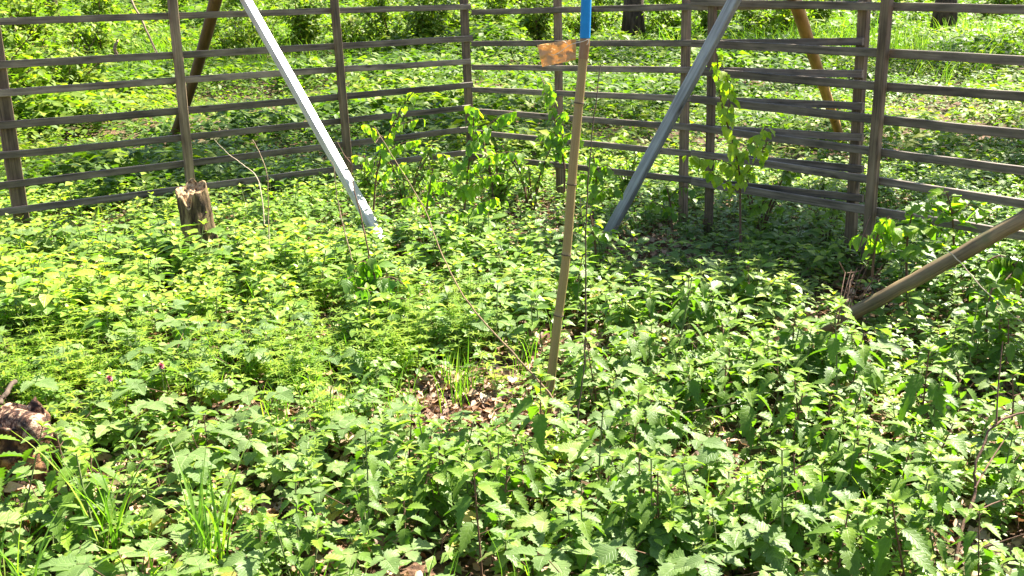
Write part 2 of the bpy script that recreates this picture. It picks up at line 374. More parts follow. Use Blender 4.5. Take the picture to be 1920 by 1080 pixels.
def nettle_parts(seed, h=.36, L=.095):
    r = random.Random(seed); ml = MB(); ms = MB()
    lv = [leaf(L, L * w, 14, .2, .16, dr, (.68, .85), s, wave=.03) for s, (w, dr) in enumerate([(.5, .25), (.56, .4), (.46, .15)])]
    lean = Vector((r.uniform(-.05, .05), r.uniform(-.05, .05), h)); pts = [Vector((0, 0, -.05)), lean * .33 + Vector((r.uniform(-.008, .008), r.uniform(-.008, .008), 0)), lean * .7, lean]
    tube(ms, pts, .0034, .0018, 5, 0)
    z = .18; yaw = r.uniform(0, 3.1)
    while z < 1.0:
        for j in range(2):
            if z < .4 and r.random() < .3: continue
            y = yaw + j * math.pi + r.uniform(-.2, .2); p = lean * z
            s = (1.2 - 1.0 * abs(z - .62)) * r.uniform(.85, 1.12) * (.62 if z > .93 else 1)
            d = Vector((math.cos(y), math.sin(y), .45)); q = p + d * (.03 * (1.15 - z) + .008)
            tube(ms, [p, q], .0014, .001, 3, 0)
            pt = r.uniform(-.75, -.05) if z < .8 else r.uniform(-.2, .45)
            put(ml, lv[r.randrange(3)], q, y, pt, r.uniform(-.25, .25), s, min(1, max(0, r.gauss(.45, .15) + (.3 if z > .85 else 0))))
        z += r.uniform(.115, .15) * (1.1 - .45 * z); yaw += 1.57 + r.uniform(-.2, .2)
    for j in range(4): put(ml, lv[0], lean + Vector((0, 0, .004)), yaw + j * 1.57, r.uniform(.3, .9), 0, r.uniform(.35, .5), r.uniform(.8, 1))
    return ml, ms
def grass_clump(seed, n=14, h=.4, w=.006, spread=.05, seg=6, lean=.35):
    r = random.Random(seed); m = MB()
    for b in range(n):
        y = r.uniform(0, 6.28); hh = h * r.uniform(.55, 1.1); ln = lean * r.uniform(.3, 1.6); base = Vector((r.uniform(-spread, spread), r.uniform(-spread, spread), -.02)); d = Vector((math.cos(y), math.sin(y), 0)); sd = Vector((-d.y, d.x, 0)) * (w * r.uniform(.6, 1.2) / 2)
        V = []; A = []; rv = r.random()
        for i in range(seg + 1):
            t = i / seg; c = base + d * ln * hh * t * t + Vector((0, 0, hh * (t - .35 * ln * t ** 3))); ww = (1 - t ** 3) + .03
            V += [c - sd * ww, c + Vector((0, 0, 0)) + d * w * .15, c + sd * ww]; A += [(-1, t, rv), (0, t, rv), (1, t, rv)]
        F = []
        for i in range(seg): k = 3 * i; F += [(k, k + 1, k + 4, k + 3), (k + 1, k + 2, k + 5, k + 4)]
        m.add([tuple(v) for v in V], F, A, 0)
    return m
def undergrowth(seed, h=.28, L=.09, k=9):
    r = random.Random(seed); m = MB(); lf = [leaf(L, L * .6, 2, 0, .12, .3, (.8, .9), 0), leaf(L, L * .5, 2, 0, .05, .1, (.8, .9), 0)]
    for j in range(k):
        y = r.uniform(0, 6.28); z = h * r.uniform(.35, 1.05); rad = r.uniform(.0, .09)
        put(m, lf[j % 2], (rad * math.cos(y), rad * math.sin(y), z), y, r.uniform(-.4, .5), r.uniform(-.5, .5), r.uniform(.7, 1.25), min(1, max(0, r.gauss(.5, .2))))
    return m

def scatter(mb, temps, x, y, sc, tint=None, tilt=.12, zoff=0):
    n = len(x); which = rng.integers(0, len(temps), n); rz = rng.uniform(0, 2 * math.pi, n); ta = rng.normal(0, tilt, (n, 2)); z = H(x, y) + zoff
    for k, t in enumerate(temps):
        V, F, A, Mi = t.cat(); ii = np.where(which == k)[0]
        if not len(ii): continue
        c, s = np.cos(rz[ii]), np.sin(rz[ii]); S = sc[ii]
        vx = V[None, :, 0] * c[:, None] - V[None, :, 1] * s[:, None]; vy = V[None, :, 0] * s[:, None] + V[None, :, 1] * c[:, None]; vz = np.repeat(V[None, :, 2], len(ii), 0)
        vx = vx + vz * ta[ii, 0][:, None]; vy = vy + vz * ta[ii, 1][:, None]
        W = np.stack([vx * S[:, None] + x[ii][:, None], vy * S[:, None] + y[ii][:, None], vz * S[:, None] + z[ii][:, None]], -1).reshape(-1, 3)
        FF = np.where(F[None] < 0, -1, F[None] + (np.arange(len(ii)) * len(V))[:, None, None]).reshape(-1, 4)
        AA = np.repeat(A[None], len(ii), 0)
        if tint is not None: AA[:, :, 2] = np.clip(AA[:, :, 2] + tint[ii][:, None], 0, 1)
        mb.add(W, FF, AA.reshape(-1, 3), np.tile(Mi, len(ii)))

# ------------------------------------------------------------------ scatter fields
def in_view(x, y, m=.35): return (np.abs(x) < .50 * y + m) & (y > 2.15)
def pts_in(y0, y1, dens, m=.4):
    w = .52 * y1 + m; n = int(dens * 2 * w * (y1 - y0)); x = rng.uniform(-w, w, n); y = rng.uniform(y0, y1, n); k = in_view(x, y, m); return x[k], y[k]
BARE = [(G(860, 770), .38, .27), (G(1205, 485), .46, .5), (G(460, 800), .2, .13), (G(1240, 955), .24, .19), (G(1440, 925), .18, .14), (G(660, 610), .22, .2), (G(930, 690), .3, .2), (G(800, 560), .3, .16), (G(540, 985), .2, .12), (G(1890, 790), .28, .2), (G(1640, 580), .25, .3), (G(1600, 640), .2, .22), (G(100, 900), .25, .14), (G(1850, 1040), .2, .12), (G(1310, 560), .22, .2), (G(40, 940), .2, .1), (G(955, 770), .2, .14), (G(350, 850), .2, .09)]
def cover(x, y):
    d = np.ones_like(x)
    for c, a, b in BARE: d *= 1 - 1.0 * np.exp(-(((x - c.x) / a) ** 2 + ((y - c.y) / b) ** 2))
    return d * np.clip(-.25 + 1.5 * vn(x, y, 2.3, 5) + 1.0 * vn(x, y, 6.5, 50), .04, 1)
def pick(x, y, p): k = rng.random(len(x)) < p; return x[k], y[k]
LF = ((-.359, 8.4), (-2640, -2047)); RF = ((-.359, 8.4), (1650, -2033))
def inside(x, y):   # fenced side
    fl = (y - 8.4) - (x + .359) * (2047 / 2640); fr = (y - 8.4) + (x + .359) * (2033 / 1650)
    return (fl < 0) & (fr < 0)

# middle ground herbs (fine)
def leftness(x, y): return np.clip(.5 - (x / (.5 * y)) * .9, 0, 1)
T_herb = [herb(s, h=.12 + .025 * (s % 4), detail=4, leafL=.052) for s in range(7)]
T_herbN = [herb(20 + s, h=.09 + .025 * (s % 3), detail=6, leafL=.047) for s in range(6)]
T_bram = [bramble(40 + s, h=.11 + .025 * (s % 3), L=.052 + .011 * (s % 3)) for s in range(6)]
T_cleav = [cleaver(60 + s) for s in range(4)]
T_grass = [grass_clump(70 + s, 8, .24, .0045, .04, 4) for s in range(4)]
T_und = [undergrowth(80 + s, .2, .066, 12) for s in range(6)]
T_low = [undergrowth(90 + s, .055, .038, 9) for s in range(5)]

mb = MB()
x, y = pts_in(4.3, 9.2, 185); x, y = pick(x, y, cover(x, y)); scatter(mb, T_herb, x, y, rng.uniform(.6, 1.45, len(x)) * (.8 + .45 * vn(x, y, 1.7, 60)) * (1 + .1 * leftness(x, y)) * np.where(y > 5.9, .82, 1), (vn(x, y, 1.1, 3) - .5) * .4 + .02 + .1 * leftness(x, y))
x, y = pts_in(2.15, 4.3, 150); x, y = pick(x, y, cover(x, y) * .9); scatter(mb, T_herbN, x, y, rng.uniform(.7, 1.15, len(x)), (vn(x, y, 1.3, 3) - .5) * .4)
tag(mb.build('herb_cover', [M_HERB, M_STEM]), 'dense low green herbs with pointed leaves covering the ground', 'ground cover', kind='stuff')
mb = MB()
x, y = pts_in(2.15, 6.3, 58); x, y = pick(x, y, cover(x, y) * np.clip(.5 + leftness(x, y) + (y < 3.4) * .4, 0, 1) * np.clip(vn(x, y, 1.9, 77) * 2.2 - .35, .1, 1)); scatter(mb, T_bram, x, y, rng.uniform(.7, 1.2, len(x)), (vn(x, y, 1.2, 8) - .5) * .5)
tag(mb.build('bramble_cover', [M_BRAM, M_RSTEM]), 'broad pleated bramble leaves low over the ground', 'ground cover', kind='stuff')
mb = MB()
x, y = pts_in(2.3, 6.5, 95); cy = np.exp(-((y - 4.4) / .75) ** 2) * leftness(x, y) * 1.6 + .06; x, y = pick(x, y, cy * np.clip(cover(x, y) * 1.5, 0, 1) * np.clip(vn(x, y, 2, 21) * 2 - .4, 0, 1)); scatter(mb, T_cleav, x, y, rng.uniform(.8, 1.3, len(x)), rng.uniform(-.35, .05, len(x)))
tag(mb.build('cleavers_cover', [M_SAP, M_STEM]), 'yellow green cleavers with whorls of narrow leaves', 'ground cover', kind='stuff')
mb = MB()
x, y = pts_in(2.15, 8.0, 26); x, y = pick(x, y, np.clip(vn(x, y, 1.4, 30) * 2.4 - 1.0, .03, 1) * (.25 + .9 * leftness(x, y))); scatter(mb, T_grass, x, y, rng.uniform(.7, 1.3, len(x)))
x, y = pts_in(3.0, 6.5, 60); x, y = pick(x, y, .8 * np.clip(cover(x, y) * 2, 0, 1) * np.exp(-((y - 4.3) / .9) ** 2) * leftness(x, y) * np.clip(vn(x, y, 1.8, 91) * 2 - .3, 0, 1)); scatter(mb, T_grass, x, y, rng.uniform(.5, 1.1, len(x)), rng.normal(.2, .2, len(x)))
tag(mb.build('short_grass', [M_GRASS]), 'thin blades of grass scattered between the herbs', 'grass', kind='stuff')
mb = MB()
x, y = pts_in(2.15, 7.5, 95); x, y = pick(x, y, (.25 + .75 * vn(x, y, 3, 44)) * np.clip(.15 + 1.5 * cover(x, y), 0, 1)); scatter(mb, T_low, x, y, rng.uniform(.6, 1.3, len(x)), rng.normal(.05, .15, len(x)))
tag(mb.build('seedling_cover', [M_HERB]), 'tiny seedlings and sprigs close to the soil', 'ground cover', kind='stuff')

# dead leaves and sticks on the soil
lf = [leaf(.05, .03, 4, 0, .25, .3, (.8, .9), s, wave=.15) for s in range(3)]
T_lit = []
for s in range(6):
    m = MB(); r = random.Random(s)
    for k in range(5): put(m, lf[k % 3], (r.uniform(-.06, .06), r.uniform(-.06, .06), r.uniform(.004, .03)), r.uniform(0, 6.3), r.uniform(-.3, .5), r.uniform(-.8, .8), r.uniform(.5, 1.3), r.random())
    T_lit.append(m)
mb = MB(); x, y = pts_in(2.1, 9, 150); scatter(mb, T_lit, x, y, rng.uniform(.6, 1.3, len(x)))
for c, a, b in BARE[:4]:
    n = 420 if a > .3 else 90; scatter(mb, T_lit, rng.normal(c.x, a * .8, n), rng.normal(c.y, b * .8, n), rng.uniform(.4, 1.0, n))
tag(mb.build('dead_leaves', [M_LITTER]), 'curled brown dead leaves lying on the soil', 'leaf litter', kind='stuff')
mb = MB()
for k in range(420):
    yy = rnd.uniform(2.2, 7.5); xx = rnd.uniform(-.52, .52) * yy
    if k < 150: c, a, b = BARE[k % 5]; xx = rnd.gauss(c.x, a); yy = rnd.gauss(c.y, b)
    an = rnd.uniform(0, 6.3); l = rnd.uniform(.04, .16); d = Vector((math.cos(an), math.sin(an), rnd.uniform(-.1, .25))) * l; p = Vector((xx, yy, Hs(xx, yy) + .012))
    tube(mb, [p - d, p + Vector((0, 0, rnd.uniform(-.01, .015))), p + d], rnd.uniform(.001, .003), .001, 4)
tag(mb.build('fallen_sticks', [M_TWIG]), 'short dry sticks scattered over the leaf litter', 'leaf litter', kind='stuff')

# undergrowth beyond the fence
mb = MB()
for (a, b, d, s0) in ((7.2, 10, 120, .9), (10, 14, 95, 1.0), (14, 20, 60, 1.15), (20, 30, 32, 1.5), (30, 48, 11, 2.3), (48, 85, 4, 4.0)):
    x, y = pts_in(a, b, d, .9)
    k = ~inside(x, y) | (y > 9.2); x, y = x[k], y[k]; x, y = pick(x, y, np.clip(-.2 + 1.2 * vn(x, y, 1.0, 14) + .8 * vn(x, y, 3.1, 4), .08, 1))
    scatter(mb, T_und, x, y, rng.uniform(.6, 1.5, len(x)) * s0 * (.45 + 1.2 * vn(x, y, .8, 17)), (vn(x, y, .7, 33) - .5) * .5)
tag(mb.build('undergrowth', [M_FAR]), 'bright green woodland undergrowth spreading beyond the fence', 'undergrowth', kind='stuff')
T_tall = [grass_clump(110 + s, 16, .75, .012, .16, 4, .3) for s in range(4)]
mb = MB()
for (px, py, sx, sy, n) in ((1560, 90, 1.5, 2.0, 190), (1250, 60, 2.0, 2.5, 110), (360, 110, .9, 1.2, 120), (1850, 60, 2.2, 2.5, 90), (1000, 50, 1.5, 2.5, 90), (600, 90, .9, 1.0, 40)):
    c = G(px, py, .2); scatter(mb, T_tall, rng.normal(c.x, sx, n), rng.normal(c.y, sy, n), rng.uniform(.55, 1.15, n), rng.normal(.25, .15, n))
tag(mb.build('tall_grass', [M_GRASS]), 'tall bright grass growing in drifts beyond the fence', 'grass', kind='stuff')

# ------------------------------------------------------------------ nettles: individual plants
protos = [nettle_parts(200 + s, h=.21 + .03 * (s % 5), L=.056 + .007 * (s % 4)) for s in range(8)]
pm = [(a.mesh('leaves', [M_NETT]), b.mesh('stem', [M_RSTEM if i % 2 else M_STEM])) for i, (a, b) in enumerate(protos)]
zones = [  # px,py centre, spread in px, count, label, scale
 ((1260, 700), (110, 80), 28, 'stinging nettle with toothed bright green leaves just right of the bamboo pole', 1.05),
 ((1500, 710), (120, 70), 26, 'stinging nettle growing in front of the foot of the thick leaning log', 1.1),
 ((1780, 740), (110, 110), 26, 'stinging nettle at the right edge below the leaning log', 1.1),
 ((1250, 940), (180, 110), 40, 'large stinging nettle at the lower right centre of the foreground', 1.0),
 ((1650, 960), (180, 90), 34, 'large stinging nettle in the lower right corner of the foreground', 1.0),
 ((860, 960), (160, 80), 24, 'stinging nettle in the foreground below the bare litter patch', .95),
 ((500, 960), (200, 90), 18, 'stinging nettle among bramble leaves in the lower left foreground', .95),
 ((120, 960), (80, 60), 8, 'tall stinging nettle in front of the dark rotten stump', 1.15),
 ((1250, 570), (150, 45), 22, 'stinging nettle in the patch between bamboo pole and leaning log', .95)]
for (cx, cy), (sx, sy), n, lab, s0 in zones:
    for k in range(n):
        g = G(rnd.gauss(cx, sx * .75), min(1240, rnd.gauss(cy, sy * .75) + 60), 0)
        if g.y < 2.25: g.y = 2.25 + rnd.random() * .4
        if cover(np.array([g.x]), np.array([g.y]))[0] < .3 + rnd.random() * .35 or (1.15 < g.x < 1.9 and 3.9 < g.y < 4.5): continue
        i = rnd.randrange(8); s = s0 * rnd.uniform(.75, 1.2)
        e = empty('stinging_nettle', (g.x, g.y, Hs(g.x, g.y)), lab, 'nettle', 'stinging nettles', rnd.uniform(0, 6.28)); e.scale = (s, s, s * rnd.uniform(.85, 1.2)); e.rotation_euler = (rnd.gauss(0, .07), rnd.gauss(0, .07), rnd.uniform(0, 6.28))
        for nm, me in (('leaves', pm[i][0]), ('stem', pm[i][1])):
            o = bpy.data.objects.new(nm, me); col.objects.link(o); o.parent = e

# ------------------------------------------------------------------ fences
def plane_shift(pl, d):   # move towards the camera
    (p, u) = pl; n = Vector((u[1], -u[0], 0)).normalized()
    if (Vector((0, 0, 0)) - Vector((p[0], p[1], 0))).dot(n) < 0: n = -n
    return ((p[0] + n.x * d, p[1] + n.y * d), u)
PB = RF; PF = plane_shift(RF, .075)
def rail(parent, a, b, sd, h=.043, w=.022):
    m = MB(); r = random.Random(sd); pts = lerp_pts(a, b, 14, (0, 0, r.uniform(-.012, .012)))
    sweep(m, pts, rect(w, h * r.uniform(.92, 1.08), .003), jit=.0018, seed=sd); return m.build('rail', M_RAIL, parent, smooth=False)
def post(parent, p, q, sd, w=.08, d=.045, plane=None, top=1.95, mat=None):
    p, q = Vector(p), Vector(q); dirv = (p - q).normalized()
    a = q + dirv * ((-.15 - q.z) / dirv.z); b = q + dirv * ((top - q.z) / dirv.z)
    m = MB(); u = Vector((plane[1][0], plane[1][1], 0)).normalized(); nrm = Vector((u.y, -u.x, 0))
    sweep(m, lerp_pts(a, b, 10), rect(w, d, .004), up=nrm, jit=.0012, seed=sd); return m.build('post', mat or M_POST, parent, smooth=False)

# left fence
lf_ = empty('wooden_fence', (-2.0, 7.1, 0), 'grey brown slatted wooden fence running along the left side with a stump before it', 'fence')
L0 = [41, 121, 177, 233, 290, 346, 398]; L1 = [12.5, 72, 115.5, 159, 201, 241, 285]
pl = LF
for i, (a, b) in enumerate(zip(L0, L1)):
    sl = (b - a) / 880; A_ = PL(-420, a - 420 * sl, pl); B_ = PL(884 + (2 if i % 2 else -2), b, pl); rail(lf_, A_, B_, 300 + i)
rail(lf_, PL(-420, -50, pl), PL(884, -52, pl), 309)
pin = plane_shift(LF, .06); pout = plane_shift(LF, -.05)
post(lf_, PL(13, 233, pout), PL(36, 381, pout), 1, .088, plane=LF)
post(lf_, PL(326, 30, pin), PL(352, 290, pin), 2, .054, plane=LF)
post(lf_, PL(629, 30, pin), PL(650, 270, pin), 3, .05, plane=LF)
post(lf_, PL(871, 30, pout), PL(881, 240, pout), 4, .058, plane=LF)
# back panel on the right
bf = empty('wooden_fence', (1.0, 6.9, 0), 'brown slatted fence panel behind the bamboo pole, running right from the corner post', 'fence')
B0 = [23, 82, 126, 168, 208, 248, 292]; B1 = [13, 81, 131, 185, 238, 287, 336]; B2 = [9, 78, 139, 199, 258, 317, 372]
for i in range(7):
    m = MB(); a, b, c = PL(886, B0[i], PB), PL(1280, B1[i], PB), PL(1618, B2[i], PB)
    sweep(m, lerp_pts(a, b, 8)[:-1] + lerp_pts(b, c, 8), rect(.022, .04, .003), jit=.0015, seed=320 + i); m.build('rail', M_RAIL, bf, smooth=False)
rail(bf, PL(886, -42, PB), PL(1618, -62, PB), 329, .046, .024)
pb2 = plane_shift(PB, -.045)
post(bf, PL(1046, 20, pb2), PL(1049, 280, pb2), 5, .048, plane=RF)
post(bf, PL(1287, 20, pb2), PL(1282, 320, pb2), 6, .05, plane=RF)
post(bf, PL(1620, 30, pb2), PL(1602, 330, pb2), 7, .056, plane=RF)
# front panel
ff = empty('wooden_fence', (2.0, 5.6, 0), 'slatted fence panel at the right edge overlapping the end of the panel behind it', 'fence')
F0 = [4, 81, 133, 185, 238, 287, 340]; F1 = [17, 115, 178, 250, 320, 384, 443]
for i, (a, b) in enumerate(zip(F0, F1)):
    sl = (b - a) / 624; rail(ff, PL(1298, a, PF), PL(2260, a + sl * 962, PF), 340 + i, .044, .024)
rail(ff, PL(1298, -74, PF), PL(2260, -60, PF), 349, .054, .026)
pfi = plane_shift(PF, .055); pfo = plane_shift(PF, -.04)
post(ff, PL(1336, 20, pfo), PL(1330, 350, pfo), 8, .05, .035, plane=RF)
post(ff, PL(1662, 20, pfi), PL(1633, 380, pfi), 9, .05, plane=RF)
post(ff, PL(2150, 20, pfi), PL(2080, 480, pfi), 10, .075, plane=RF)

# ------------------------------------------------------------------ braces
SUN_EL, SUN_AZ = R(50), R(49)          # azimuth clockwise from straight ahead
SUN = Vector((math.sin(SUN_AZ) * math.cos(SUN_EL), math.cos(SUN_AZ) * math.cos(SUN_EL), math.sin(SUN_EL)))
def brace(name, label, a, b, sec, mat, ext=.25, up=None, cat='brace', seed=0, smooth=False, n=14, bow=(0, 0, 0), rjit=0, scale=None, jit=.001):
    a, b = Vector(a), Vector(b); d = (b - a).normalized(); m = MB(); pts = lerp_pts(a - d * .22, b + d * ext, n, bow)
    sweep(m, pts, sec, up=up or (0, 0, 1), jit=jit, seed=seed, rjit=rjit, scale=scale)
    o = m.build(name, mat, None, smooth=smooth); return tag(o, label, cat)
fa = G(730, 478, .02); fb = PL(461, 0, plane_shift(LF, .14))
mid = (fa + fb) / 2; v = (C0 - mid).normalized(); hv = (v + SUN).normalized()
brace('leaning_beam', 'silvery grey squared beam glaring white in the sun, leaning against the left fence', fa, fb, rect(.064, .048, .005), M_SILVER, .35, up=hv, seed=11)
ra = G(1136, 448, .02); rb = PL(1377, 0, plane_shift(RF, .2))
mid = (ra + rb) / 2; v = (C0 - mid).normalized()
brace('leaning_beam', 'grey squared beam coloured bluish like reflected sky, leaning right behind the bamboo pole', ra, rb, rect(.062, .052, .005), M_SKYG, .35, up=(v + Vector((-.5, 0, .35))), seed=12)
brace('leaning_log', 'dark brown round log propped outside the left fence behind its second post', G(322, 262, .12), PL(402, 0, plane_shift(LF, -.12)), circ(.043, 12), M_LOGD, .35, seed=13, smooth=True, rjit=.05, bow=(.03, 0, 0))
brace('leaning_log', 'orange tinted round log propped outside the right fence panels', G(1577, 262, .15), PL(1494, 12, plane_shift(RF, -.12)), circ(.038, 12), M_LOGO, .35, seed=14, smooth=True, rjit=.03)
la = G(1534, 620, .04); lb = P(1920, 402, 4.35); d = (lb - la)
brace('leaning_log', 'thick grey brown round log slanting up from the ground to the right edge', la, la + d * 1.5, circ(.034, 16), M_LOGG, .05, seed=15, smooth=True, rjit=.025, n=26, bow=(0, 0, -.02), scale=[.86 + .2 * i / 25 + .03 * math.sin(i * 1.9) for i in range(26)], jit=.003)

# ------------------------------------------------------------------ bamboo pole
YP = 3.66
bp_ = empty('bamboo_pole', P(1027, 800, YP), 'thin upright bamboo pole with blue top and brown tape in the middle', 'pole')
cl = [(1025, 800), (1031, 730), (1046, 600), (1062, 477), (1074.5, 311), (1091, 136), (1094.5, 100), (1097, 68), (1101, -60)]
def on(t): pass
path = smooth_path([P(x, y, YP) for x, y in cl], 10)
# culms with nodes
m = MB(); nodes = [730, 590, 478, 345, 193, 60]
zn = [P(1062, q, YP).z for q in nodes]
sc = [(.0158 + .0012 * (1 - min(1, p.z / 1.5))) * (1 + .11 * max(math.exp(-((p.z - z) / .006) ** 2) for z in zn)) for p in path]
fine = []
for i in range(len(path) - 1):
    for k in range(4): fine.append(path[i].lerp(path[i + 1], k / 4))
fine.append(path[-1])
sc = [(.0155 + .0015 * (1 - min(1, p.z / 1.5))) * (1 + .14 * max(math.exp(-((p.z - z) / .007) ** 2) for z in zn) - .05 * max(math.exp(-((p.z - z + .014) / .006) ** 2) for z in zn)) for p in fine]
sweep(m, fine, circ(1, 18), scale=sc, up=(0, 1, 0), seed=4); m.build('cane', M_BAMB, bp_)
m = MB()
for z in zn[:-1]:
    j = min(range(len(fine)), key=lambda i: abs(fine[i].z - z)); c = fine[j]; dd = (fine[j + 1] - fine[j]).normalized() * .0016
    sweep(m, [c - dd * 1.4, c, c + dd * 1.4], circ(sc[j] * 1.03, 18), scale=[.97, 1.02, .97], up=(0, 1, 0), seed=3)
m.build('node_ring', M_DTWIG, bp_)
top = [p for p in fine if p.z > P(1097, 72, YP).z]
m = MB(); sweep(m, top, circ(.0178, 18), up=(0, 1, 0), seed=2); m.build('blue_sleeve', M_BLUE, bp_)
seg = [p for p in fine if P(1094, 110, YP).z < p.z < P(1097, 70, YP).z]
m = MB(); sweep(m, seg, circ(.0174, 18), up=(0, 1, 0), seed=2, rjit=.015); m.build('tape_wrap', M_TAPED, bp_)
# tape flag
cs = [(1007, 84.5), (1080, 72.5), (1080, 112), (1016.7, 125.5)]
m = MB(); NX, NY = 22, 14; V = []; A = []; rr = random.Random(5)
for j in range(NY + 1):
    for i in range(NX + 1):
        u, w = i / NX, j / NY
        px = (cs[0][0] * (1 - u) + cs[1][0] * u) * (1 - w) + (cs[3][0] * (1 - u) + cs[2][0] * u) * w
        py = (cs[0][1] * (1 - u) + cs[1][1] * u) * (1 - w) + (cs[3][1] * (1 - u) + cs[2][1] * u) * w
        cr = float(abs(vn(u * 3.1 + w * 1.3, w * 2.2 - u * 1.7, 1.0, 5) - .5) * .045 + abs(vn(u * 7 - w * 3, w * 6 + u * 2, 1.0, 12) - .5) * .018) + rr.uniform(-.0006, .0006)
        p = P(px, py, YP - .004 - cr - .015 * (1 - u)); V.append(tuple(p)); A.append((u, w, .5))
F = [(j * (NX + 1) + i, j * (NX + 1) + i + 1, (j + 1) * (NX + 1) + i + 1, (j + 1) * (NX + 1) + i) for j in range(NY) for i in range(NX)]
V2 = [(a, b + .0012, c) for a, b, c in V]; n0 = len(V); F2 = [tuple(n0 + k for k in reversed(f)) for f in F]
m.add(V + V2, F + F2, A + A); fl = m.build('tape_flag', M_TAPE, None)
tag(fl, 'crumpled orange brown adhesive tape flag stuck to the bamboo pole below its blue top', 'tape flag')
m = MB(); tube(m, smooth_path([P(1104, 73, YP - .02), P(1092, 78, YP - .022), P(1078, 81, YP - .03), P(1066, 86, YP - .035), P(1052, 96, YP - .035), P(1040, 103, YP - .03), P(1033, 102, YP - .03)], 4), .0011, .0009, 5)
tube(m, smooth_path([P(1066, 86, YP - .035), P(1060, 79, YP - .035), P(1055, 76, YP - .03)], 4), .0009, .0007, 5)
tube(m, smooth_path([P(1104, 73, YP - .02), P(1103, 80, YP - .02), P(1100, 84, YP - .02)], 4), .0018, .001, 5)
tag(m.build('string', M_STRING, None), 'short white string knotted round the bamboo pole across the tape flag', 'string')

# ------------------------------------------------------------------ twigs, canes
def twig(label, pts, r0, r1, mat, branches=(), name='dry_twig', cat='twig'):
    base = pts[0]; b = empty(name, base, label, cat)
    m = MB(); sp = smooth_path(pts, 6); r = random.Random(len(pts) * 13 + int(base[0] * 100))
    sp = [p + Vector((r.uniform(-1, 1), r.uniform(-1, 1), r.uniform(-1, 1))) * r0 * .5 for p in sp]
    tube(m, sp, r0, r1, 6); m.build('stem', mat, b)
    for br in branches:
        m = MB(); tube(m, smooth_path(br, 5), r1 * 1.1, r1 * .6, 5); m.build('side_shoot', mat, b)
    return b
twig('long thin brown cane arching down from upper left to the foot of the bamboo pole', [P(1082, 890, 3.35), P(1060, 790, 3.45), P(1030, 738, 3.5), P(960, 660, 3.75), P(880, 570, 4.1), P(830, 480, 4.5), P(795, 390, 4.9), P(740, 300, 5.2), P(702, 238, 5.4)], .0042, .0022, M_CANE, [[P(712, 256, 5.36), P(704, 268, 5.3)], [P(880, 570, 4.1), P(868, 556, 4.08)]], 'bramble_cane', 'cane')
twig('very thin upright stick standing close beside the bamboo pole on its right', [P(1096, 800, 3.75), P(1098, 600, 3.75), P(1098, 440, 3.8), P(1106, 300, 3.85), P(1116, 200, 3.9), P(1127, 118, 3.95)], .0036, .0018, M_DTWIG, [[P(1098, 440, 3.8), P(1090, 400, 3.8), P(1088, 370, 3.82)]], 'thin_stick', 'stick')
twig('dark stem growing up to meet the arching cane at the foot of the pole', [P(1082, 900, 3.25), P(1079, 850, 3.3), P(1082, 790, 3.35), P(1094, 700, 3.4), P(1096, 640, 3.4)], .0045, .002, M_DTWIG, name='thin_stick', cat='stick')
twig('long slender twig lying across the nettles to the right of the bamboo pole', [P(1110, 812, 3.3), P(1200, 787, 3.35), P(1290, 773, 3.4), P(1380, 755, 3.45)], .003, .0016, M_TWIG)
twig('brown forked shrub stem rising at the lower right corner', [P(1786, 1100, 2.5), P(1800, 1010, 2.6), P(1828, 920, 2.7), P(1828, 880, 2.72), P(1862, 800, 2.8), P(1925, 770, 2.85)], .0056, .0028, M_RSTEM, [[P(1828, 915, 2.7), P(1860, 860, 2.8), P(1900, 800, 2.9)], [P(1818, 970, 2.65), P(1860, 945, 2.7), P(1925, 925, 2.75)], [P(1802, 1040, 2.6), P(1870, 1018, 2.6), P(1925, 1000, 2.6)], [P(1868, 795, 2.8), P(1872, 720, 2.85), P(1880, 640, 2.9)]], 'shrub_stem', 'shrub')
twig('pale straw coloured stalk slanting across the thick leaning log', [P(1768, 463, 4.15), P(1800, 492, 4.1), P(1850, 548, 4.0), P(1925, 612, 3.9)], .0028, .002, M_PTWIG)
twig('reddish upright twig in front of the glaring white beam', [P(700, 520, 5.0), P(688, 460, 5.0), P(675, 400, 5.05), P(661, 340, 5.1), P(657, 303, 5.1)], .0048, .0025, M_RSTEM, [[P(658, 306, 5.1), P(645, 290, 5.12), P(632, 265, 5.15)], [P(657, 303, 5.1), P(660, 296, 5.1), P(646, 296, 5.1)]])
twig('thin brown twig standing left of the foot of the white beam', [P(660, 488, 5.1), P(645, 430, 5.15), P(632, 370, 5.2), P(626, 315, 5.2), P(618, 300, 5.2)], .0036, .0018, M_TWIG)
twig('thin tan stalk curving up in front of the left fence near the stump', [P(505, 470, 5.5), P(503, 400, 5.6), P(501, 330, 5.6), P(488, 290, 5.65), P(474, 262, 5.7)], .0034, .0018, M_TWIG)
twig('pale bent stalk arching left towards the stump in front of the fence', [P(496, 420, 5.7), P(485, 340, 5.8), P(460, 312, 5.9), P(430, 290, 6.0), P(402, 262, 6.0)], .003, .0016, M_PTWIG)
twig('dark stick poking out of the plants above the dark rotten stump', [P(-8, 762, 3.3), P(8, 742, 3.35), P(30, 714, 3.45)], .010, .0085, M_DTWIG, name='broken_stick', cat='stick')
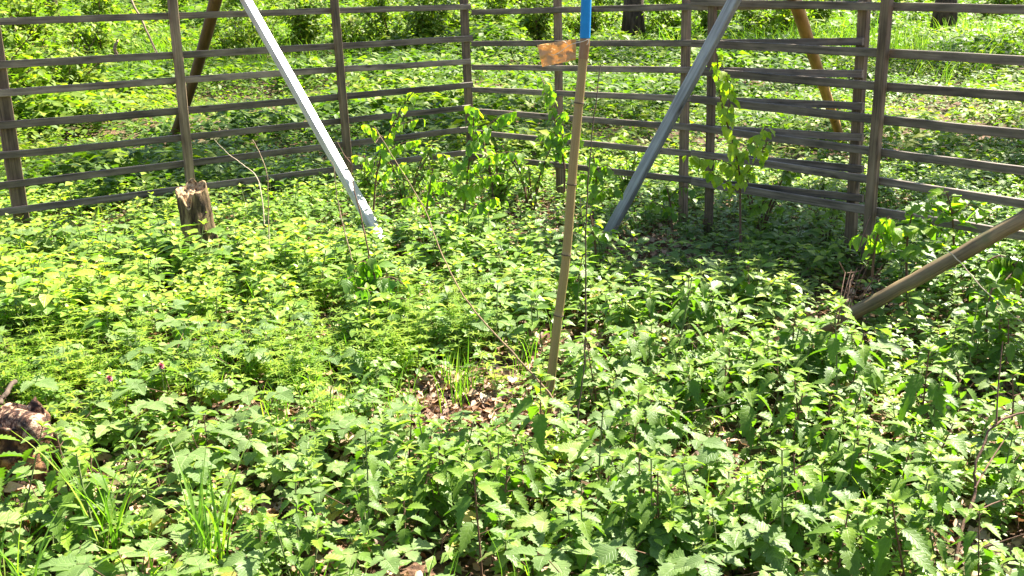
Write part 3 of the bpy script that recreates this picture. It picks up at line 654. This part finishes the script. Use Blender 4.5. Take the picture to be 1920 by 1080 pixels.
b = twig('bunch of dry reddish stalks at the foot of the thick leaning log', [P(1570, 640, 4.2), P(1580, 590, 4.2), P(1592, 540, 4.25), P(1600, 512, 4.3)], .005, .003, M_RSTEM,
 [[P(1560 + k * 5, 630, 4.2), P(1575 + k * 6, 560, 4.2 + k * .02), P(1585 + k * 11, 510 - k * 4, 4.3)] for k in range(5)] + [[P(1588, 512, 4.3), P(1612, 508, 4.3), P(1628, 490, 4.3)], [P(1586, 515, 4.3), P(1578, 500, 4.3), P(1573, 490, 4.3)], [P(1612, 560, 4.3), P(1640, 520, 4.3), P(1655, 495, 4.3)], [P(1610, 470, 4.4), P(1622, 430, 4.45), P(1632, 405, 4.5)]], 'dry_stalks', 'dry stalks')
twig('twig sticking out to the right from the foot of the bluish beam', [P(1136, 452, 6.1), P(1150, 430, 6.1), P(1184, 408, 6.1)], .004, .002, M_TWIG, [[P(1140, 448, 6.1), P(1160, 452, 6.1), P(1190, 453, 6.1)]])
twig('thin dead branch hanging over the bright bushes at the upper left', [P(235, -20, 10.3), P(262, 30, 10.2), P(283, 75, 10.1), P(300, 110, 10.0)], .011, .006, M_TWIG, [[P(262, 30, 10.2), P(275, 60, 10.2), P(292, 100, 10.2)]])
twig('short broken stem standing in the grass at the upper left', [P(218, 105, 10.5), P(216, 85, 10.5), P(221, 75, 10.5)], .02, .012, M_TWIG, name='dead_plant', cat='dead plant')

# ------------------------------------------------------------------ stumps
def stump(name, label, c, r, h, mats, seed, tip, groove=lambda a: 0, rings=34, seg=60, lean=(0, 0), rough=.18):
    """old stump: grooved sides, pale crumbling top; tip(a) gives the rim height at an angle"""
    tab = np.random.default_rng(seed).random((64, 64)); e = empty(name, c, label, 'stump')
    def nz(a, z, k, zf):                      # noise periodic round the stump
        i = a / 6.28318531 * k; j = z * zf; i0, j0 = int(math.floor(i)), int(math.floor(j)); fi, fj = i - i0, j - j0
        fi = fi * fi * (3 - 2 * fi); fj = fj * fj * (3 - 2 * fj); q = lambda x, y: tab[x % k, y % 64]
        return (q(i0, j0) * (1 - fi) + q(i0 + 1, j0) * fi) * (1 - fj) + (q(i0, j0 + 1) * (1 - fi) + q(i0 + 1, j0 + 1) * fi) * fj - .5
    V = []; F = []; Mi = []; cut = .62
    for i in range(rings):
        t = i / (rings - 1)
        for j in range(seg):
            a = 2 * math.pi * j / seg; H1 = tip(a); g = groove(a)
            side = (1 + rough * .35 * nz(a, t + 9, 41, 23) + rough * nz(a, 0, 7, 1) * 1.6 + rough * nz(a, t * .8 + 3, 15, 4) * .8 + rough * .4 * nz(a, t, 29, 9)) * (1 - g)
            if t < cut:
                z = H1 * t / cut; rad = r * (1.12 - .2 * min(1, z / h) + .4 * math.exp(-z * 14)) * side
            else:
                q = (t - cut) / (1 - cut); rad = r * .93 * side * (1 - q) ** .8
                Hm = (h * .97 if r < .12 else h * .9) * q + H1 * (1 - q); x, y = rad * math.cos(a), rad * math.sin(a)
                z = Hm - r * .35 * math.sin(math.pi * min(1, q * 1.1)) * (.6 + g) + r * .5 * nz(a, q * 2, 9, 5) * min(1, q * 3) * (1 - q * .6) + r * .3 * nz(a, q + 2, 21, 9) * min(1, q * 4) * (1 - q)
            V.append((c[0] + rad * math.cos(a) + lean[0] * z, c[1] + rad * math.sin(a) + lean[1] * z, c[2] - .05 + z))
    for i in range(rings - 1):
        for j in range(seg): j2 = (j + 1) % seg; F.append((i * seg + j, i * seg + j2, (i + 1) * seg + j2, (i + 1) * seg + j)); Mi.append(1 if i / (rings - 1) >= cut - .03 else 0)
    m = MB(); m.add(V, F, V, np.array(Mi)); m.build('wood', mats, e); return e
M_STSIDE = noise_mat('stump_side', [(.38, (.025, .015, .008)), (.5, (.1, .062, .03)), (.62, (.26, .18, .09))], 30, bump=1, dist=.012, stretch=(1, 1, .22))
M_STTOP = noise_mat('stump_top', [(.36, (.07, .032, .012)), (.45, (.32, .19, .09)), (.66, (.58, .42, .25))], 46, bump=1, dist=.012)
M_STD2 = noise_mat('dark_stump_top', [(.4, (.015, .006, .004)), (.5, (.1, .042, .022)), (.6, (.5, .34, .22))], 32, bump=1, dist=.02)
gr = lambda a, c0, w_, d: d * math.exp(-(((a - c0 + math.pi) % (2 * math.pi) - math.pi) / w_) ** 2)
sa = P(372, 420, 5.75)
st = stump('tree_stump', 'jagged sunlit rotten stump standing in front of the left fence', (sa.x - .01, 5.8, 0), .093, .53, [M_STSIDE, M_STTOP], 5,
      lambda a: .535 + .045 * math.sin(a + .5) + .012 * math.sin(a * 5) - gr(a, 4.75, .35, .05), lambda a: gr(a, 4.9, .22, .3) + gr(a, 1.0, .3, .15), lean=(-.07, 0), rough=.24)
sb = G(10, 905, 0)
stump('tree_stump', 'low dark reddish rotten stump at the left edge of the foreground', (sb.x - .07, sb.y + .1, 0), .15, .26, [M_STUMPD, M_STD2], 9,
      lambda a: .25 + .03 * math.sin(a * 2 + 1) + .02 * math.sin(a * 5), lambda a: gr(a, 5.1, .25, .25) + gr(a, 0.2, .3, .2), rough=.55, rings=46, seg=90)
c2 = P(75, 800, 3.2)
m = MB(); q = P(30, 815, 3.28); sweep(m, smooth_path([q + Vector((-.08, .1, .0)), q + Vector((-.02, .03, .03)), c2 + Vector((-.02, 0, .0)), c2 + Vector((.005, -.03, -.035))], 5), circ(.045, 26), seed=6, rjit=.06, jit=.003, scale=[1.15 - .015 * i + .05 * math.sin(i * 2.1) for i in range(16)]); o = m.build('broken_log', M_STD2, None); tag(o, 'short stub of dark log with a pale worn top beside the dark rotten stump', 'log')

# ------------------------------------------------------------------ saplings
SL = [leaf(.066, .054, 6, .08, .12, .25, (.62, .75), s, wave=.04) for s in range(2)]
def sapling(label, stem, shoots, seed, L=1.0, tint=.5, nper=7, name='birch_sapling', mat=None, smat=None, r0=.007, hang=True, thin=.0014):
    r = random.Random(seed); e = empty(name, stem[0], label, 'sapling')
    ms = MB(); sp = smooth_path(stem, 6); tube(ms, sp, r0, r0 * .45, 6)
    ml = MB()
    allsh = [smooth_path(s, 5) for s in shoots] + [sp[len(sp) // 3:]]
    for s in allsh[:-1]: tube(ms, s, r0 * .45, thin, 5)
    for s in allsh:
        n = max(4, int(2.1 * nper * max(.5, sum((s[i + 1] - s[i]).length for i in range(len(s) - 1)) / .22)))
        for k in range(n):
            t = (k + .6) / n * (len(s) - 1); i = min(int(t), len(s) - 2); p = s[i].lerp(s[i + 1], t - i); y = r.uniform(0, 6.28); d = Vector((math.cos(y), math.sin(y), -.1 if hang else .3)); q = p + d * .018
            tube(ms, [p, q], .0013, .001, 3)
            pt = r.uniform(-1.5, -.5) if hang else r.uniform(-.6, .3)
            put(ml, SL[k % 2], q, y, pt, r.uniform(-.4, .4), L * r.uniform(.6, 1.15), min(1, max(0, r.gauss(tint * .66, .17) + (.15 if k > n - 3 else 0))))
    ms.build('stem', smat or M_RSTEM, e); ml.build('leaves', mat or M_SAP, e); return e
Yc = 6.2
sapling('young birch sapling with hanging heart shaped leaves in front of the fence corner', [P(868, 440, Yc), P(872, 380, Yc), P(880, 300, Yc), P(888, 240, Yc), P(884, 196, Yc)],
 [[P(876, 330, Yc), P(900, 300, Yc), P(950, 285, Yc - .1), P(975, 288, Yc - .1)], [P(874, 320, Yc), P(850, 300, Yc), P(825, 288, Yc + .1)], [P(886, 270, Yc), P(915, 235, Yc), P(945, 215, Yc), P(968, 208, Yc)], [P(872, 370, Yc), P(845, 345, Yc - .1), P(820, 340, Yc - .1)], [P(874, 360, Yc), P(905, 335, Yc - .2), P(940, 325, Yc - .2)], [P(870, 400, Yc), P(900, 385, Yc - .2), P(925, 370, Yc - .3)]], 1, .95, .55)
Yc = 6.5
sapling('birch sapling with yellow green leaves by the slim post left of the pole', [P(1058, 360, Yc), P(1058, 310, Yc), P(1048, 270, Yc), P(1040, 225, Yc), P(1030, 160, Yc)],
 [[P(1052, 290, Yc), P(1030, 262, Yc), P(1012, 250, Yc)], [P(1048, 265, Yc), P(1070, 250, Yc), P(1088, 262, Yc)], [P(1042, 240, Yc), P(1060, 215, Yc), P(1052, 208, Yc)], [P(1034, 190, Yc), P(1022, 160, Yc), P(1012, 140, Yc + .1)]], 2, .85, .62, 8)
Yc = 5.9
sapling('tall thin sapling with a string of glowing yellow green leaves beside the bluish beam', [P(1388, 490, 5.6), P(1388, 400, 5.6), P(1386, 320, 5.6), P(1372, 260, 5.6), P(1352, 190, 5.6), P(1344, 100, 5.6)],
 [[P(1386, 300, 5.6), P(1412, 265, 5.6), P(1440, 235, 5.6)], [P(1386, 320, 5.6), P(1350, 300, 5.5), P(1310, 298, 5.5), P(1290, 290, 5.5)], [P(1387, 340, 5.6), P(1420, 300, 5.55), P(1440, 262, 5.5)], [P(1362, 225, 5.6), P(1368, 180, 5.6), P(1364, 150, 5.6), P(1352, 118, 5.6)], [P(1387, 360, 5.6), P(1350, 335, 5.5), P(1330, 320, 5.5)]], 3, .9, 1.25, 7)
sapling('light green sapling rising between the glaring beam and the fence corner', [P(700, 400, 6.4), P(706, 330, 6.4), P(722, 270, 6.4), P(745, 215, 6.4), P(775, 172, 6.4)],
 [[P(735, 240, 6.4), P(760, 230, 6.4), P(790, 222, 6.4)], [P(726, 262, 6.4), P(700, 245, 6.4), P(682, 232, 6.4)], [P(715, 290, 6.4), P(750, 270, 6.3), P(785, 262, 6.3)], [P(706, 330, 6.4), P(690, 300, 6.4), P(668, 290, 6.4)], [P(704, 350, 6.4), P(730, 320, 6.3), P(760, 305, 6.3)]], 4, .8, .75, 8)
sapling('small sapling with drooping dark green leaves in the middle of the clearing', [P(722, 618, 4.6), P(712, 560, 4.6), P(700, 510, 4.6), P(690, 480, 4.6)],
 [[P(708, 540, 4.6), P(670, 520, 4.6), P(650, 522, 4.55)], [P(704, 525, 4.6), P(735, 520, 4.6), P(760, 535, 4.55)], [P(714, 570, 4.6), P(690, 545, 4.5), P(670, 540, 4.5)], [P(698, 505, 4.6), P(680, 490, 4.6), P(660, 500, 4.6)], [P(716, 580, 4.6), P(745, 560, 4.5), P(762, 562, 4.5)]], 5, 1.0, .15, 9, name='dark_sapling')
sapling('broad leaved sapling with yellow green leaves behind the thick leaning log', [P(1790, 500, 4.75), P(1788, 450, 4.75), P(1785, 400, 4.75), P(1775, 360, 4.75)],
 [[P(1787, 440, 4.75), P(1740, 425, 4.7), P(1700, 430, 4.7)], [P(1785, 400, 4.75), P(1820, 385, 4.75), P(1850, 400, 4.7)], [P(1785, 410, 4.75), P(1745, 385, 4.8), P(1720, 400, 4.8)], [P(1789, 470, 4.75), P(1750, 460, 4.65), P(1720, 470, 4.6)]], 6, 1.15, .7, 8, name='leafy_sapling', hang=False)
sapling('small sapling with glowing yellow leaves above the dry reddish stalks', [P(1635, 520, 4.6), P(1640, 470, 4.6), P(1650, 430, 4.6), P(1668, 405, 4.6)],
 [[P(1642, 460, 4.6), P(1620, 440, 4.6), P(1608, 445, 4.6)], [P(1648, 435, 4.6), P(1670, 425, 4.6), P(1680, 440, 4.6)]], 7, 1.0, .7, 9, name='leafy_sapling')
sapling('creeping sapling with round leaves below the thick log at the right edge', [P(1930, 560, 4.3), P(1910, 510, 4.3), P(1880, 480, 4.35), P(1850, 490, 4.35)],
 [[P(1905, 505, 4.3), P(1890, 520, 4.25), P(1870, 545, 4.2)], [P(1900, 500, 4.3), P(1920, 480, 4.3), P(1940, 490, 4.3)]], 8, 1.1, .5, 10, name='leafy_sapling')
sapling('young shoot with yellowish leaves close to the foot of the bluish beam', [P(1118, 500, 5.3), P(1116, 460, 5.3), P(1110, 420, 5.3), P(1104, 385, 5.3)],
 [[P(1114, 440, 5.3), P(1090, 430, 5.3), P(1076, 440, 5.3)], [P(1114, 450, 5.3), P(1135, 435, 5.25), P(1150, 450, 5.2)], [P(1116, 480, 5.3), P(1140, 475, 5.25), P(1155, 490, 5.2)]], 9, .75, .9, 10, name='leafy_sapling', hang=False)

sapling('low bushy birch seedling in the shade right of the bluish beam', [P(1260, 430, 6.2), P(1258, 390, 6.2), P(1250, 350, 6.2)],
 [[P(1258, 400, 6.2), P(1230, 380, 6.2), P(1215, 385, 6.2)], [P(1256, 370, 6.2), P(1280, 350, 6.2), P(1300, 355, 6.2)]], 10, .8, .3, 8, name='leafy_sapling')
sapling('green sapling close behind the bamboo pole at mid height', [P(1112, 430, 5.9), P(1112, 380, 5.9), P(1118, 330, 5.9), P(1112, 290, 5.9)],
 [[P(1112, 370, 5.9), P(1140, 350, 5.9), P(1160, 360, 5.9)], [P(1116, 340, 5.9), P(1092, 325, 5.9), P(1075, 335, 5.9)], [P(1116, 320, 5.9), P(1138, 310, 5.9), P(1150, 320, 5.9)]], 11, .8, .45, 8, name='leafy_sapling')
sapling('dense green sapling left of the corner birch sapling', [P(800, 440, 6.3), P(800, 400, 6.3), P(806, 350, 6.3), P(812, 315, 6.3)],
 [[P(800, 390, 6.3), P(775, 370, 6.3), P(760, 372, 6.3)], [P(802, 370, 6.3), P(828, 350, 6.3), P(842, 355, 6.3)], [P(800, 410, 6.3), P(826, 400, 6.2), P(850, 402, 6.2)]], 12, .8, .35, 8, name='leafy_sapling')
sapling('green leafy sapling in front of the near right fence post', [P(1700, 520, 4.9), P(1700, 470, 4.9), P(1706, 420, 4.9), P(1716, 380, 4.9)],
 [[P(1702, 450, 4.9), P(1672, 430, 4.9), P(1655, 440, 4.9)], [P(1704, 430, 4.9), P(1735, 415, 4.9), P(1755, 425, 4.9)], [P(1700, 480, 4.9), P(1675, 470, 4.8), P(1655, 480, 4.8)]], 13, 1.0, .5, 9, name='leafy_sapling', hang=False)
sapling('leafy sapling under the upper end of the thick log at the right edge', [P(1850, 640, 4.0), P(1850, 590, 4.0), P(1860, 540, 4.0)],
 [[P(1850, 600, 4.0), P(1815, 585, 4.0), P(1800, 590, 4.0)], [P(1852, 580, 4.0), P(1885, 560, 4.0), P(1905, 570, 4.0)]], 14, 1.1, .45, 9, name='leafy_sapling', hang=False)

# broad grass by the right log, grass tufts
def tuft(label, px, py, seed, n=10, h=.4, w=.008, lean=.35, spread=.04, z=0, top=None):
    g = G(px, py, z); e = empty('grass_tuft', (g.x, g.y, Hs(g.x, g.y)), label, 'grass tuft', 'grass tufts')
    m = grass_clump(seed, n, h, w, spread, 9, lean); V, F, A, Mi = m.cat(); q = MB(); q.add(V + np.array(tuple(e.location)), F, A); q.build('blades', M_GRASS, e)
tuft('tall grass tuft just right of the dark rotten stump', 200, 1040, 1, 16, .50, .0085, .35)
tuft('grass tuft of upright blades in the lower left foreground', 400, 1075, 2, 20, .42, .0085, .3)
tuft('leaning grass tuft left of the dark sapling', 575, 745, 3, 12, .30, .009, .75)
tuft('single upright grass tuft in the middle of the left half', 478, 600, 4, 6, .30, .008, .15)
tuft('grass tuft at the bottom left corner', 40, 1130, 5, 12, .36, .009, .35)
tuft('broad bladed tuft behind the thick leaning log', 1780, 500, 6, 12, .50, .022, .45, .1)
tuft('sparse tuft of fine grass at the bottom edge left of centre', 290, 1130, 7, 18, .3, .006, .4)
tuft('bright small grass tuft near the bare litter patch', 640, 800, 8, 9, .2, .006, .6)
tuft('grass tuft growing just left of the leaning log foot', 1500, 640, 9, 8, .22, .006, .5)

# clover heads
def clover(px, py, label):
    g = G(px, py, .2); e = empty('clover_flower', (g.x, g.y, 0), label, 'flower', 'pink clover flowers')
    m = MB(); tube(m, [Vector((g.x, g.y, 0)), g + Vector((0, 0, -.02)), g], .0018, .0014, 5); m.build('stem', M_STEM, e)
    m = MB(); lf = leaf(.014, .005, 2, 0, .1, -.2)
    for k in range(60):
        z = 1 - 2 * (k + .5) / 60; put(m, lf, g, k * 2.4, math.asin(z) , 0, 1, .5)
    m.build('flower_head', M_PINK, e)
clover(205, 710, 'pink clover flower head left of the pleated leaves'); clover(302, 686, 'dull pink clover flower head further up beside a big pleated leaf')

# ------------------------------------------------------------------ bushes beyond the fence
def bush_parts(seed, w, h, n, L=.085, sticks=9, stiff=.6):
    r = np.random.default_rng(seed); rr = random.Random(seed)
    ml = MB(); ms = MB(); lf = [leaf(L, L * .62, 3, 0, .12, .3, (.8, .9)), leaf(L, L * .5, 3, 0, .05, .15, (.8, .9))]
    tips = []
    for k in range(sticks):
        a = rr.uniform(0, 6.28); d = Vector((math.cos(a), math.sin(a), 0)) * w * rr.uniform(.1, .95); tp = d + Vector((0, 0, h * rr.uniform(.55, 1.0)))
        path = smooth_path([Vector((d.x * .1, d.y * .1, -.05)), d * .35 + Vector((0, 0, tp.z * .5)), tp], 4); tube(ms, path, .009, .003, 5); tips.append(path)
        for q in range(5):
            j = rr.randint(3, len(path) - 2); p = path[j]; an = rr.uniform(0, 6.28); e2 = p + Vector((math.cos(an), math.sin(an), rr.uniform(0, .8))) * rr.uniform(.12, .3) * w; sub = [p, p.lerp(e2, .5) + Vector((0, 0, .02)), e2]; tube(ms, sub, .004, .0015, 4); tips.append(sub)
    for k in range(n):
        s = tips[rr.randrange(len(tips))]; i = rr.randrange(len(s) - 1); p = s[i].lerp(s[i + 1], rr.random()) + Vector((rr.gauss(0, .06), rr.gauss(0, .06), rr.gauss(0, .05))) * w
        if p.z < .05: p.z = .05 + rr.random() * .2
        put(ml, lf[k % 2], p, rr.uniform(0, 6.28), rr.uniform(-.9, .6), rr.uniform(-.6, .6), rr.uniform(.6, 1.2), min(1, max(0, rr.gauss(.74, .17))))
    return ml.mesh('leaves', [M_FAR]), ms.mesh('stem', [M_RSTEM])
bp = [bush_parts(400 + s, .85, 1.15, 1500, .085) for s in range(3)]
places = [(-45, 230, 1.2, 'bright leafy bush at the far left edge behind the fence'), (40, 205, 1.05, 'bright leafy bush second from the left edge behind the fence'), (125, 178, 1.0, 'bright leafy bush third from the left edge behind the fence'), (190, 120, 1.15, 'bright bush right of the three bright bushes at the left edge'), (60, 120, 1.3, 'tall green bush filling the upper left corner'), (440, 120, .9, 'dark leafy bush between the dark brown log and the white beam'), (490, 96, 1.0, 'bush directly behind the top of the white beam'), (570, 100, 1.0, 'leafy bush just left of the fence post by the white beam'), (660, 96, 1.0, 'leafy bush just right of the fence post by the white beam'), (735, 98, 1.0, 'leafy bush midway between that post and the corner post'), (800, 100, 1.05, 'dark leafy bush left of the corner post'), (850, 84, 1.1, 'bush directly behind the corner post'), (930, 80, 1.1, 'leafy bush right of the corner post'), (1010, 86, 1.0, 'leafy bush behind the tape flag'), (1110, 76, 1.1, 'leafy bush left of the nearest pine trunk'), (1260, 74, 1.15, 'leafy bush right of the nearest pine trunk'), (1340, 80, 1.1, 'dark bush behind the top of the bluish beam'), (1420, 80, 1.05, 'dark bush right of the bluish beam top'), (1475, 74, 1.1, 'bush behind the top of the orange tinted log'), (1530, 62, 1.1, 'bush right of the top of the orange tinted log'), (1690, 40, 1.2, 'far bush left of the right hand dark trunk'), (1870, 42, 1.3, 'far bush at the upper right corner'), (330, 60, 1.2, 'yellowish bush left of the dark brown log'), (650, 30, 1.6, 'far bush above the top rail left of centre'), (1240, 30, 1.6, 'far bush half hidden behind the nearest pine trunk'), (1600, 25, 1.6, 'far bush above the overlapping fence panels'), (960, 35, 1.8, 'far bush above the rails left of the bamboo pole'), (760, 35, 1.6, 'far bush above the top rail near the corner post')]
for i, (px, py, s, lab) in enumerate(places):
    g = G(px, py, .15); a, b2 = bp[i % 3]; s *= rnd.uniform(1.0, 1.25) * (1.0 if g.y < 16 else 1.25)
    e = empty('leafy_bush', (g.x, g.y, Hs(g.x, g.y)), lab, 'bush', 'bushes beyond the fence', rnd.uniform(0, 6.28)); e.scale = (s, s, s * .9)
    for nm, me in (('leaves', a), ('stem', b2)): o = bpy.data.objects.new(nm, me); col.objects.link(o); o.parent = e
for i in range(26):
    px = -60 + i * 80 + rnd.uniform(-25, 25); py = rnd.uniform(12, 30) if px < 900 else rnd.uniform(2, 18); g = G(px, py, .15); a, b2 = bp[i % 3]; s = rnd.uniform(1.6, 2.4)
    e = empty('leafy_bush', (g.x, g.y, Hs(g.x, g.y)), 'distant low bush in the belt of bushes at the back of the wood', 'bush', 'distant bushes', rnd.uniform(0, 6.28)); e.scale = (s, s, s * .8)
    for nm, me in (('leaves', a), ('stem', b2)): o = bpy.data.objects.new(nm, me); col.objects.link(o); o.parent = e
sb_me = [bush_parts(450 + s, .22, .5, 260, .055, 6) for s in range(2)]
for a_, _ in sb_me: a_.materials.clear(); a_.materials.append(M_HERB)
for i, (px, py, s, lab) in enumerate([(765, 350, 1.0, 'low leafy shrub inside the fence left of the corner birch sapling'), (935, 372, 1.15, 'low leafy shrub right under the fence corner beside the birch sapling'), (1000, 342, 1.05, 'low leafy shrub inside the fence just left of the bamboo pole'), (1180, 330, .9, 'low leafy shrub in front of the rails right behind the bluish beam foot'), (1425, 400, 1.1, 'low leafy shrub in the shade right of the tall thin sapling'), (690, 345, .8, 'low leafy shrub tucked behind the foot of the glaring beam'), (1560, 425, .9, 'low leafy shrub at the foot of the doubled right fence posts')]):
    g = G(px, py + 40, .05); g.y = min(g.y, 7.4 if px < 1200 else 6.3); g.x = (px - 960) / 1915 * g.y
    e = empty('low_shrub', (g.x, g.y, Hs(g.x, g.y)), lab, 'shrub', None, i * 1.3); e.scale = (s, s, s)
    for nm, me in (('leaves', sb_me[i % 2][0]), ('stem', sb_me[i % 2][1])): o = bpy.data.objects.new(nm, me); col.objects.link(o); o.parent = e
# dead brush heap upper left
g = G(255, 22, .2); e = empty('dead_brush_heap', (g.x, g.y, 0), 'heap of dark dead branches at the top left beyond the bright bushes', 'brush heap')
m = MB()
for k in range(90):
    p = Vector((g.x + rnd.gauss(0, .9), g.y + rnd.gauss(0, .6), rnd.uniform(.05, .9))); d = Vector((rnd.uniform(-1, 1), rnd.uniform(-.6, .6), rnd.uniform(-.35, .5))) * rnd.uniform(.3, .8); tube(m, [p - d, p + Vector((0, 0, rnd.uniform(-.06, .06))), p + d], rnd.uniform(.008, .022), .006, 5)
m.build('branches', M_DTWIG, e)

# ------------------------------------------------------------------ trees
CL = leaf(.16, .10, 2, 0, .1, .2, (.8, .9))
def tree(label, base, r, h, crown_c, crown_r, nclump, seed, per=26, cr0=.75, name='pine_tree', leafs=1.0):
    rr = random.Random(seed); e = empty(name, (base[0], base[1], 0), label, 'tree', 'trees')
    m = MB(); cc = Vector(crown_c); n = 14
    pts = [Vector((base[0], base[1], -.1)).lerp(Vector((cc.x * .6 + base[0] * .4, cc.y * .6 + base[1] * .4, h)), i / (n - 1)) + Vector((rr.uniform(-.03, .03), rr.uniform(-.03, .03), 0)) * (i > 1) for i in range(n)]
    for i in range(n):                      # straight lower trunk
        t = i / (n - 1); k = max(0, t - .3) / .7; pts[i] = Vector((base[0] + (pts[-1].x - base[0]) * k * k, base[1] + (pts[-1].y - base[1]) * k * k, -.1 + (h + .1) * t))
    sweep(m, pts, circ(1, 18), scale=[r * (1.35 if i == 0 else 1) * (1 - .75 * i / (n - 1)) for i in range(n)], up=(0, 1, 0), rjit=.06, seed=seed); m.build('trunk', M_BARK, e)
    mlb = MB(); ml = MB(); cs = []
    for k in range(nclump):
        v = Vector((rr.gauss(0, 1), rr.gauss(0, 1), rr.gauss(0, 1))).normalized() * (rr.random() ** .45); c = cc + Vector((v.x * crown_r[0], v.y * crown_r[0], v.z * crown_r[1])); cs.append(c)
        if k % 3 == 0:
            s = pts[rr.randint(n // 2, n - 1)]; tube(mlb, smooth_path([s, s.lerp(c, .5) + Vector((0, 0, .15)), c], 4), r * .18, .01, 5)
    V, F, A = CL; tot = nclump * per; rg = np.random.default_rng(seed)
    ctr = np.repeat(np.array([tuple(c) for c in cs]), per, 0) + rg.normal(0, .28, (tot, 3)) * np.array([1, 1, .5]); 
    ya = rg.uniform(0, 6.28, tot); pi_ = rg.uniform(-.9, .5, tot); sc_ = rg.uniform(.7, 1.3, tot) * leafs
    cp, sp_ = np.cos(pi_), np.sin(pi_); x = V[None, :, 0] * cp[:, None] - V[None, :, 2] * sp_[:, None]; z = V[None, :, 0] * sp_[:, None] + V[None, :, 2] * cp[:, None]; yv = np.repeat(V[None, :, 1], tot, 0)
    X_ = x * np.cos(ya)[:, None] - yv * np.sin(ya)[:, None]; Y_ = x * np.sin(ya)[:, None] + yv * np.cos(ya)[:, None]
    W = np.stack([X_, Y_, z], -1) * sc_[:, None, None] + ctr[:, None, :]; AA = np.repeat(A[None], tot, 0); AA[:, :, 2] = rg.random(tot)[:, None]
    ml.add(W.reshape(-1, 3), (F[None] + (np.arange(tot) * len(V))[:, None, None]).reshape(-1, 4), AA.reshape(-1, 3))
    mlb.build('limbs', M_BARK, e); ml.build('crown', M_CROWN, e); return e
t1 = G(1187, 80, .1); tree('thick dark pine trunk rising behind the fence just right of the bamboo pole', (t1.x, t1.y), .25, 13, (t1.x + .5, t1.y, 11), (3.0, 3.0), 130, 1)
t2 = G(1768, 64, .1); tree('dark pine trunk behind the fence near the upper right corner', (t2.x, t2.y), .26, 14, (t2.x, t2.y, 12), (3.2, 3.2), 130, 2)
def shadow_tree(label, gx_, gy_, hz, trunk, cr, ncl, seed):  # unseen tree added for its shade; crown set sunward of the spot
    k = hz / math.tan(SUN_EL); c = (gx_ + k * math.sin(SUN_AZ), gy_ + k * math.cos(SUN_AZ), hz)
    tree(label, trunk, .16, hz + .5, c, cr, ncl, seed, name='added_shade_tree')
shadow_tree('unseen broadleaf tree added to shade the ground by the right fence panels', 1.55, 6.15, 5.2, (7.0, 10.5), (1.15, .6), 85, 5)
shadow_tree('unseen broadleaf tree added to cast dappled shade outside the left fence', -2.2, 8.7, 6.5, (-8.0, 12.5), (1.7, .6), 75, 6)
shadow_tree('unseen broadleaf tree on the right added to shade the ground beyond the fence', 3.6, 9.0, 6.5, (10.5, 14.5), (1.7, .7), 45, 7)
shadow_tree('unseen broadleaf tree added to shade the ground behind the fence corner', 0.0, 10.2, 7.0, (9.5, 19.0), (1.6, .6), 50, 8)
shadow_tree('unseen broadleaf tree right of the second pine added to shade the ground behind it', 6.0, 17.0, 8.0, (17.5, 27.0), (2.6, .8), 80, 10)
for i, (tx, ty) in enumerate(((-16, 38), (-7, 47), (6, 44), (15, 40), (24, 50), (-27, 46), (1, 52))):
    tree('distant woodland tree number' if False else ['distant tree standing far behind the bright bushes on the left', 'distant tree far behind the glaring white beam', 'distant tree far behind the pine trunk by the pole', 'distant tree far behind the right fence panels', 'distant tree far off at the right edge of the wood', 'distant tree far off at the left edge of the wood', 'distant tree far behind the fence corner'][i], (tx, ty), .22, 12, (tx, ty, 8.5), (3.2, 4.0), 90, 20 + i, 16, name='woodland_tree', leafs=2.0)

# ------------------------------------------------------------------ light
w = bpy.data.worlds.new('World'); scene.world = w; w.use_nodes = True; nt = w.node_tree; nt.nodes.clear()
sky = nt.nodes.new('ShaderNodeTexSky'); sky.sky_type = 'NISHITA'; sky.sun_disc = False; sky.sun_elevation = SUN_EL; sky.sun_rotation = SUN_AZ
bg = nt.nodes.new('ShaderNodeBackground'); bg.inputs['Strength'].default_value = .055; wo = nt.nodes.new('ShaderNodeOutputWorld')
nt.links.new(sky.outputs[0], bg.inputs[0]); nt.links.new(bg.outputs[0], wo.inputs[0])
ld = bpy.data.lights.new('sun', 'SUN'); ld.energy = 5.0; ld.angle = R(.5); ld.color = (1, .94, .82)
lo = bpy.data.objects.new('sun', ld); col.objects.link(lo); lo.rotation_euler = SUN.to_track_quat('Z', 'Y').to_euler(); lo.location = (5, 20, 20)
vs = scene.view_settings; vs.view_transform = 'Standard'; vs.look = 'None'; vs.gamma = 1; vs.exposure = 2.45
scene.cycles.max_bounces = 6; scene.cycles.transmission_bounces = 4
